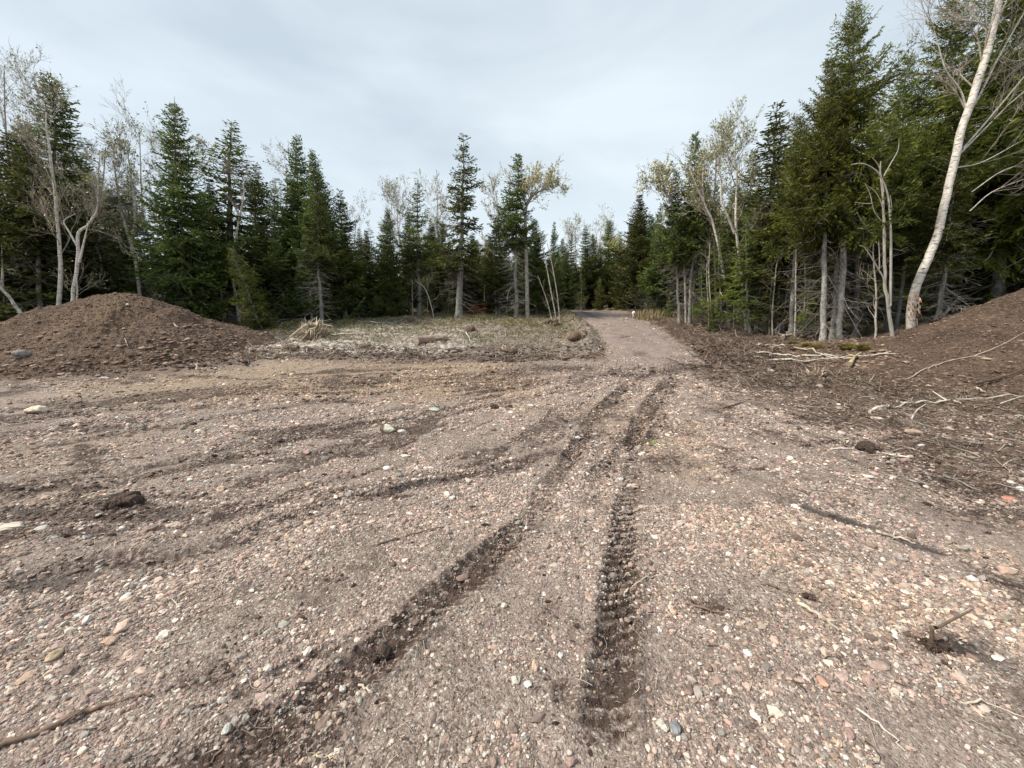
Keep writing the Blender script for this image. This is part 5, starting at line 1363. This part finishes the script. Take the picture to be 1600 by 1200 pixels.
rock((1055, 825), .035, .025, .02, (.5, .44, .38), 'pale stone right of the lugged right rut')
rock((903, 686), .09, .06, .04, (.46, .42, .40), 'pale grey stone at the inner end of the left rut')
rock((830, 635), .13, .07, .05, (.52, .48, .45), 'pinkish white stone beside the dark clods in the middle')
rock((990, 637), .11, .06, .03, (.5, .44, .38), 'flat pale stone above the two main ruts', rot=0)
rock((1357, 746), .08, .05, .03, (.58, .54, .50), 'white stone below the pale sticks near the right pile')
rock((1242, 723), .06, .05, .03, (.48, .42, .36), 'pale stone on the gravel left of the pale sticks')
rock((1310, 640), .13, .10, .06, (.34, .27, .23), 'rounded brownish stone left of the white branch')
rock((1370, 640 + 15), .14, .10, .06, (.44, .37, .30), 'tan stone just below the white branch of the right pile')
rock((1425, 677), .22, .12, .07, (.36, .27, .21), 'large flat brown stone below the right pile', rot=0)
rock((1440, 697), .09, .05, .03, (.58, .52, .46), 'small white stone below the large flat brown one')
rock((1280, 605), .16, .12, .08, (.36, .30, .27), 'grey brown stone at the left end of the dark litter')
rock((1205, 580), .14, .10, .06, (.44, .38, .34), 'pale stone right of the dark branch on the road foot')
rock((36, 557), .34, .24, .2, (.20, .175, .16), 'big rounded grey stone set in the left pile', rot=.4, sink=.35)
rock((82, 552), .13, .10, .09, (.26, .20, .15), 'small brown stone right of the big grey one on the left pile')
rock((187, 543), .08, .06, .06, (.56, .5, .42), 'white stone in the middle of the left pile')
rock((200, 479), .10, .07, .07, (.6, .56, .48), 'small white stone on the crest of the left pile')
rock((164, 592), .20, .10, .05, (.50, .45, .42), 'whitish flat stone at the front foot of the left pile', rot=0)
rock((72, 605), .24, .12, .05, (.22, .185, .18), 'dark flat stone at the left front foot of the left pile', rot=0)
rock((75, 690), .09, .06, .05, ST, 'pale stone low on the gravel at the far left')
rock((125, 963), .055, .035, .02, (.42, .48, .48), 'pale bluish flat stone in the left foreground')
rock((85, 1028), .06, .05, .04, (.38, .30, .20), 'tan lump-shaped stone with a twig in the left foreground')
rock((197, 935), .055, .04, .025, (.56, .55, .53), 'white angular stone in the left foreground')
rock((355, 1142), .045, .03, .02, (.42, .41, .38), 'pale grey oval stone on the muddy rut at the bottom left')
rock((290, 838), .05, .035, .02, (.52, .43, .3), 'yellowish stone in the left middle gravel')
rock((480, 708), .10, .06, .04, (.32, .20, .18), 'dull red stone on the gravel left of the egg-shaped one')
rock((1055, 1140), .045, .035, .028, (.20, .21, .22), 'dark blue-grey stone at the bottom middle')
rock((1168, 1022), .036, .03, .02, (.56, .56, .55), 'white stone at the lower middle right')
rock((1480, 990), .0, .0, .0, ST, '') if False else None
rock((1397, 989), .045, .025, .015, (.58, .55, .5), 'white flat stone left of the bent sapling stump')
rock((1560, 1030), .06, .035, .015, (.58, .55, .5), 'white flat stone right of the bent sapling stump', rot=.3)
rock((560, 1030 + 55), .03, .02, .02, (.5, .46, .4), 'cream pebble under the left rut clods')
rock((825, 1070), .035, .03, .02, (.55, .52, .48), 'round cream pebble between the ruts near the bottom')

# peat lumps
def lump(px, py, r, label, name='peat_lump', k=9, col=DRK):
    c = sp(px, py); rg = np.random.default_rng(int(px + py)); mb = MB(); V, F = ICO[2]
    for i in range(k):
        q = V * (1 + .35 * sum(np.sin(V @ rg.normal(0, 4, 3) + rg.uniform(0, 6)) for _ in range(3))[:, None] / 3) * r * rg.uniform(.35, .6)
        q[:, 2] *= .75
        mb.add(q + np.array([rg.normal(0, r * .55), rg.normal(0, r * .3), rg.uniform(0, r * .35)]), F, 0, np.array(col) * rg.uniform(.6, 1.3))
    for i in range(26):
        a = rg.uniform(0, 6.28); L = r * rg.uniform(.5, 1.3); el = rg.uniform(-.1, .8)
        p0 = np.array([rg.normal(0, r * .4), rg.normal(0, r * .25), r * .2])
        d = np.array([math.cos(a) * math.cos(el), math.sin(a) * math.cos(el), math.sin(el)])
        tube(mb, [p0, p0 + d * L * .6, p0 + d * L + np.array([0, 0, -r * .2])], [.0035, .0025, .0015], 3, 0, (.14, .10, .08), False)
    o = mb.obj(name, MAT_PEAT); o.location = c
    return tag(o, label, 'peat lump')
lump(190, 787, .13, 'black peat lump with roots on the muddy streak at the left')
lump(772, 638, .07, 'small black peat lump left of the pinkish white stone')
lump(1352, 704, .13, 'dark rooty peat lump between the two pale sticks near the right pile')
lump(1265, 935, .028, 'small dark peat lump above the short thick pale stick')
lump(590, 1028, .05, 'brown peat lump at the edge of the left rut', col=(.06, .042, .034))

# uprooted little sapling with bent stem (lower right)
c = sp(1456, 1015)
root = empty('bent_sapling', c)
mb = MB()
def rel(px, py, Y=None): return P(px, py, c[1]) - c
tube(mb, smooth_poly([np.array([0, 0, -.01]), rel(1456, 1000), rel(1457, 982), rel(1466, 980), rel(1485, 970), rel(1505, 960), rel(1520, 952)], 4), np.linspace(.010, .004, 25), 6, 0, (.11, .08, .06))
tube(mb, [rel(1457, 984), rel(1453, 978), rel(1452, 976)], [.007, .005, .003], 5, 0, (.22, .17, .13))
mb.obj('stem', MAT_WOOD, root)
mb = MB(); V, F = ICO[2]; rg = np.random.default_rng(3)
for i in range(6):
    mb.add(V * (1 + .3 * np.sin(V @ rg.normal(0, 5, 3)))[:, None] * .022 + np.array([rg.normal(0, .015), rg.normal(0, .012), rg.uniform(0, .035)]), F, 0, DRK)
for i in range(34):
    a = rg.uniform(0, 6.28); p0 = np.array([rg.normal(0, .01), rg.normal(0, .01), rg.uniform(.0, .05)])
    d = np.array([math.cos(a), math.sin(a), rg.uniform(-.6, .3)]); L = rg.uniform(.03, .07)
    tube(mb, [p0, p0 + d * L * .6, p0 + d * L + np.array([0, 0, -.012])], [.002, .0015, .001], 3, 0, (.09, .06, .048), False)
mb.obj('root_ball', MAT_PEAT, root)
tag(root, 'little uprooted sapling with a bent stem standing on dark mud at the lower right', 'sapling')

# uprooted stump in the brush
c = sp(490, 528); root = empty('uprooted_stump', c); rg = np.random.default_rng(12)
mb = MB(); V, F = ICO[3]
q = V * (1 + .22 * sum(np.sin(V @ rg.normal(0, 3.5, 3) + rg.uniform(0, 6)) for _ in range(4))[:, None] / 2)
mb.add(q * np.array([.42, .28, .26]) + np.array([0, 0, .12]), F, 0, (.22, .165, .12))
mb.obj('root_plate', MAT_PEAT, root)
mb = MB()
for i in range(230):
    a = rg.uniform(0, 6.28); el = rg.uniform(-.1, 1.4); d = np.array([math.cos(a) * math.cos(el), math.sin(a) * math.cos(el), math.sin(el)])
    p0 = d * np.array([.40, .27, .25]) * rg.uniform(.8, 1.05) + np.array([.05, 0, .12]); L = rg.uniform(.06, .24)
    p1 = p0 + d * L * .25 + rg.normal(0, .09, 3); p2 = p1 + d * L * .1 + rg.normal(0, .12, 3)
    tube(mb, [p0 * .8, p0, p1, p2], [.03, .026, .018, .008], 5, 0, np.array([.50, .42, .31]) * rg.uniform(.5, 1.2), False)
tube(mb, smooth_poly([np.array(p, float) for p in ((-.65, -.2, .05), (-.3, -.22, .30), (0, -.2, .46), (.25, -.15, .44))], 4), np.linspace(.03, .05, 13), 7, 0, (.48, .41, .30))
mb.obj('roots', MAT_WOOD, root)
tag(root, 'uprooted stump with pale tangled roots in the brush right of the left pile', 'tree stump')

def root_clump(px, py, s_, label, seed):
    c = sp(px, py); root = empty('root_clump', c); rg = np.random.default_rng(seed)
    mb = MB(); V, F = ICO[2]
    q = V * (1 + .3 * sum(np.sin(V @ rg.normal(0, 3.5, 3) + rg.uniform(0, 6)) for _ in range(4))[:, None] / 2)
    mb.add(q * np.array([.5, .35, .3]) * s_ + np.array([0, 0, .1 * s_]), F, 0, (.13, .09, .066)); mb.obj('soil', MAT_PEAT, root)
    mb = MB()
    for i in range(34):
        a = rg.uniform(0, 6.28); el = rg.uniform(-.1, 1.2); d = np.array([math.cos(a) * math.cos(el), math.sin(a) * math.cos(el), math.sin(el)])
        p0 = d * np.array([.42, .28, .24]) * s_; L = rg.uniform(.15, .6) * s_
        p1 = p0 + d * L * .5 + rg.normal(0, .07, 3) * s_; p2 = p1 + d * L * .4 + rg.normal(0, .1, 3) * s_
        tube(mb, [p0 * .7, p0, p1, p2], np.array([.05, .04, .025, .012]) * s_ * rg.uniform(.5, 1.1), 5, 0, np.array([.46, .39, .30]) * rg.uniform(.5, 1.25), False)
    mb.obj('roots', MAT_WOOD, root)
    tag(root, label, 'root clump')
root_clump(640, 503, .55, 'low heap of torn roots at the back of the clearing, below the short spruces', 71)
root_clump(735, 517, .45, 'small heap of torn roots under the greenish white branch', 72)
root_clump(860, 508, .6, 'reddish root heap at the left edge of the road crest', 73)
root_clump(905, 528, .55, 'root heap lying lower down beside the left edge of the gravel road', 74)
root_clump(795, 552, .45, 'torn roots at the front of the brush, midway between log and road', 75)
root_clump(455, 548, .4, 'small torn roots in front of the uprooted stump', 76)
root_clump(570, 545, .4, 'torn roots in the brush between the uprooted stump and the log', 77)
root_clump(1275, 592, .4, 'dark root clump in the litter below the felled birch poles', 78)
root_clump(1250, 528, .5, 'brush heap behind the moss hummocks left of the mottled trunks', 79)

c = sp(1214, 524); root = empty('broken_stump', c); mb = MB(); rg = np.random.default_rng(5)
for i in range(7):
    a = rg.uniform(0, 6.28); h = rg.uniform(.12, .34)
    tube(mb, [[.05 * math.cos(a), .05 * math.sin(a), -.1], [.05 * math.cos(a), .05 * math.sin(a), h * .6], [.04 * math.cos(a) + .02, .03 * math.sin(a), h]], [.045, .035, .006], 5, 0, np.array(WHT) * rg.uniform(.6, 1.1))
mb.obj('splintered_wood', MAT_WOOD, root)
tag(root, 'small splintered white stump at the edge of the right woods', 'tree stump')

# moss hummocks at the right woods' edge, each a cushion
HG = None
def hummock(px, py, s, label):
    c = sp(px, py); rg = np.random.default_rng(int(px)); mb = MB(); V, F = ICO[3]
    q = V * (1 + .14 * sum(np.sin(V @ rg.normal(0, 3.5, 3) + rg.uniform(0, 6)) for _ in range(4))[:, None] / 1.6)
    mb.add(q * np.array([s, s * .6, s * .36]), F, 0, (.13, .105, .025))
    n = 1600; d = rg.normal(0, 1, (n, 3)); d[:, 2] = np.abs(d[:, 2]); d /= np.linalg.norm(d, axis=1)[:, None]
    b = d * np.array([s, s * .6, s * .36]) * rg.uniform(.94, 1.1, (n, 1)); t = np.cross(d, rg.normal(0, 1, (n, 3))); t /= np.linalg.norm(t, axis=1)[:, None]
    l = rg.uniform(.02, .05, (n, 1))
    Vv = np.stack([b - t * .006, b + t * .006, b + d * l + rg.normal(0, .012, (n, 3))], 1)
    mb.add(Vv.reshape(-1, 3), np.arange(n * 3).reshape(-1, 3), 0, np.repeat(np.array([(.20, .155, .035), (.13, .12, .03), (.26, .19, .06), (.08, .07, .02)])[rg.integers(0, 4, n)], 3, 0))
    o = mb.obj('moss_hummock', MAT_GRASS, smooth=False); o.location = c
    tag(o, label, 'moss hummock')
hummock(1240, 538, .16, 'yellow-green moss hummock right of the splintered white stump')
hummock(1262, 541, .14, 'small moss hummock left of the thickest mottled trunk')
hummock(1278, 545, .18, 'moss hummock at the left foot of the thickest mottled trunk')
hummock(1325, 545, .22, 'broad moss hummock right of the mottled trunks')
hummock(1350, 545, .16, 'moss hummock behind the thin straight pale sapling')

# peeling bark curls on the big birch
birch = [o for o in bpy.data.objects if o.get('label', '').startswith('large white birch')][0]
mb = MB(); rg = np.random.default_rng(9)
for i in range(46):
    p = P(rg.uniform(1418, 1440), rg.uniform(455, 500), 10.4 - .13 + rg.uniform(-.05, .1)) - np.array(birch.location)
    a = rg.uniform(0, 6.28); w_ = rg.uniform(.015, .05); L = rg.uniform(.03, .09); R_ = rg.uniform(.02, .05)
    t = np.linspace(0, 2.4, 6)
    cx = np.stack([np.cos(a) * R_ * np.sin(t), np.full(6, 0.) - .02 * t, -R_ * (1 - np.cos(t)) * 1.0 + 0 * t], 1)
    u_ = np.array([0, .3, 1.]) * w_
    vv = np.concatenate([p + cx - u_, p + cx + u_])
    f = np.array([[k, k + 1, k + 7, k + 6] for k in range(5)])
    mb.add(vv, f, 0, [(.50, .28, .18), (.62, .46, .34), (.30, .15, .09)][rg.integers(3)])
mb.obj('peeling_bark', MAT_WOOD, birch)

# white-capped marker post at the road crest
c = sp(989.5, 499)
root = empty('marker_post', c); mb = MB()
def dist_m(px): return px / FPX * (c[1] * CP)
r = dist_m(1.6)
tube(mb, [[0, 0, -.2], [.004, 0, .15], [0, 0, .28]], [r * .7, r * .65, r * .6], 10, 0, (.30, .25, .2)); mb.obj('post', MAT_WOOD, root)
mb = MB(); V, F = ICO[3]
mb.add(V * np.array([1, 1, 1.15]) * dist_m(2.5) * (1 + .03 * np.sin(V[:, :1] * 7)) + np.array([0, 0, .30]), F, 0, (.82, .82, .80))
tube(mb, [[0, 0, .13], [0, 0, .20], [0, 0, .25]], [dist_m(1.2), dist_m(1.4), dist_m(1.8)], 12, 0, (.72, .70, .67))
mb.obj('cap', tint_material('white_cap', .5, nscale=8, var=.06, bumpd=0), root)
tag(root, 'short post with a round white cap at the right edge of the road crest', 'marker post')

rock((1018, 497), .22, .14, .14, (.62, .58, .5), 'pale wedge-shaped stone right of the white-capped post')

# red metal frame under the spruces
c = np.array([*P(748, 492, 20.6)[:2], 0]); c[2] = float(Hbase(c[0], c[1]))
root = empty('metal_frame', c)
mred = M('red_paint'); mred = mred.out(mred.ramp(mred.noise(mred.pos(obj=True), 9, 5, .6), [(.35, (.14, .03, .022)), (.6, (.27, .055, .04))]), .5)
def RP(px, py): return P(px, py, c[1]) - c
def bar(mb, pts, r, dy=0): tube(mb, [p + np.array([0, dy, 0]) for p in pts], r, 8)
mb = MB()
for dy in (-.22, .22):
    bar(mb, [RP(737, 486), RP(741, 478), RP(743, 476), RP(759, 475), RP(761, 477), RP(761, 484)], .028, dy)
bar(mb, [RP(743, 476) + [0, -.22, 0], RP(743, 476) + [0, .22, 0]], .026); bar(mb, [RP(760, 475.5) + [0, -.22, 0], RP(760, 475.5) + [0, .22, 0]], .026)
mb.obj('hoop', mred, root)
mb = MB()
for dy in (-.25, .25):
    bar(mb, [RP(729, 487), RP(745, 485), RP(762, 482)], .04, dy)
bar(mb, [RP(745, 485) + [0, -.25, 0], RP(745, 485) + [0, .25, 0]], .03); bar(mb, [RP(760, 482.5) + [0, -.25, 0], RP(760, 482.5) + [0, .25, 0]], .03)
mb.obj('rail', mred, root)
for px in (741, 758):
    for dy in (-.25, .25):
        mb = MB(); bar(mb, [RP(px, 485), RP(px + (2 if px > 750 else -2), 498)], .022, dy); mb.obj('leg', mred, root)
tag(root, 'small red metal frame with a hoop standing under the spruces beyond the clearing', 'metal frame')
clump('fern_patch', 752, 494, .22, 90, (.08, .18), [(.42, .22, .10), (.36, .26, .12), (.5, .32, .16)], 'rust-coloured dead ferns in front of the red metal frame', 'fern', .02)

for o in bpy.data.objects:
    if o.type == 'EMPTY' and not o.children:
        bpy.data.objects.remove(o)
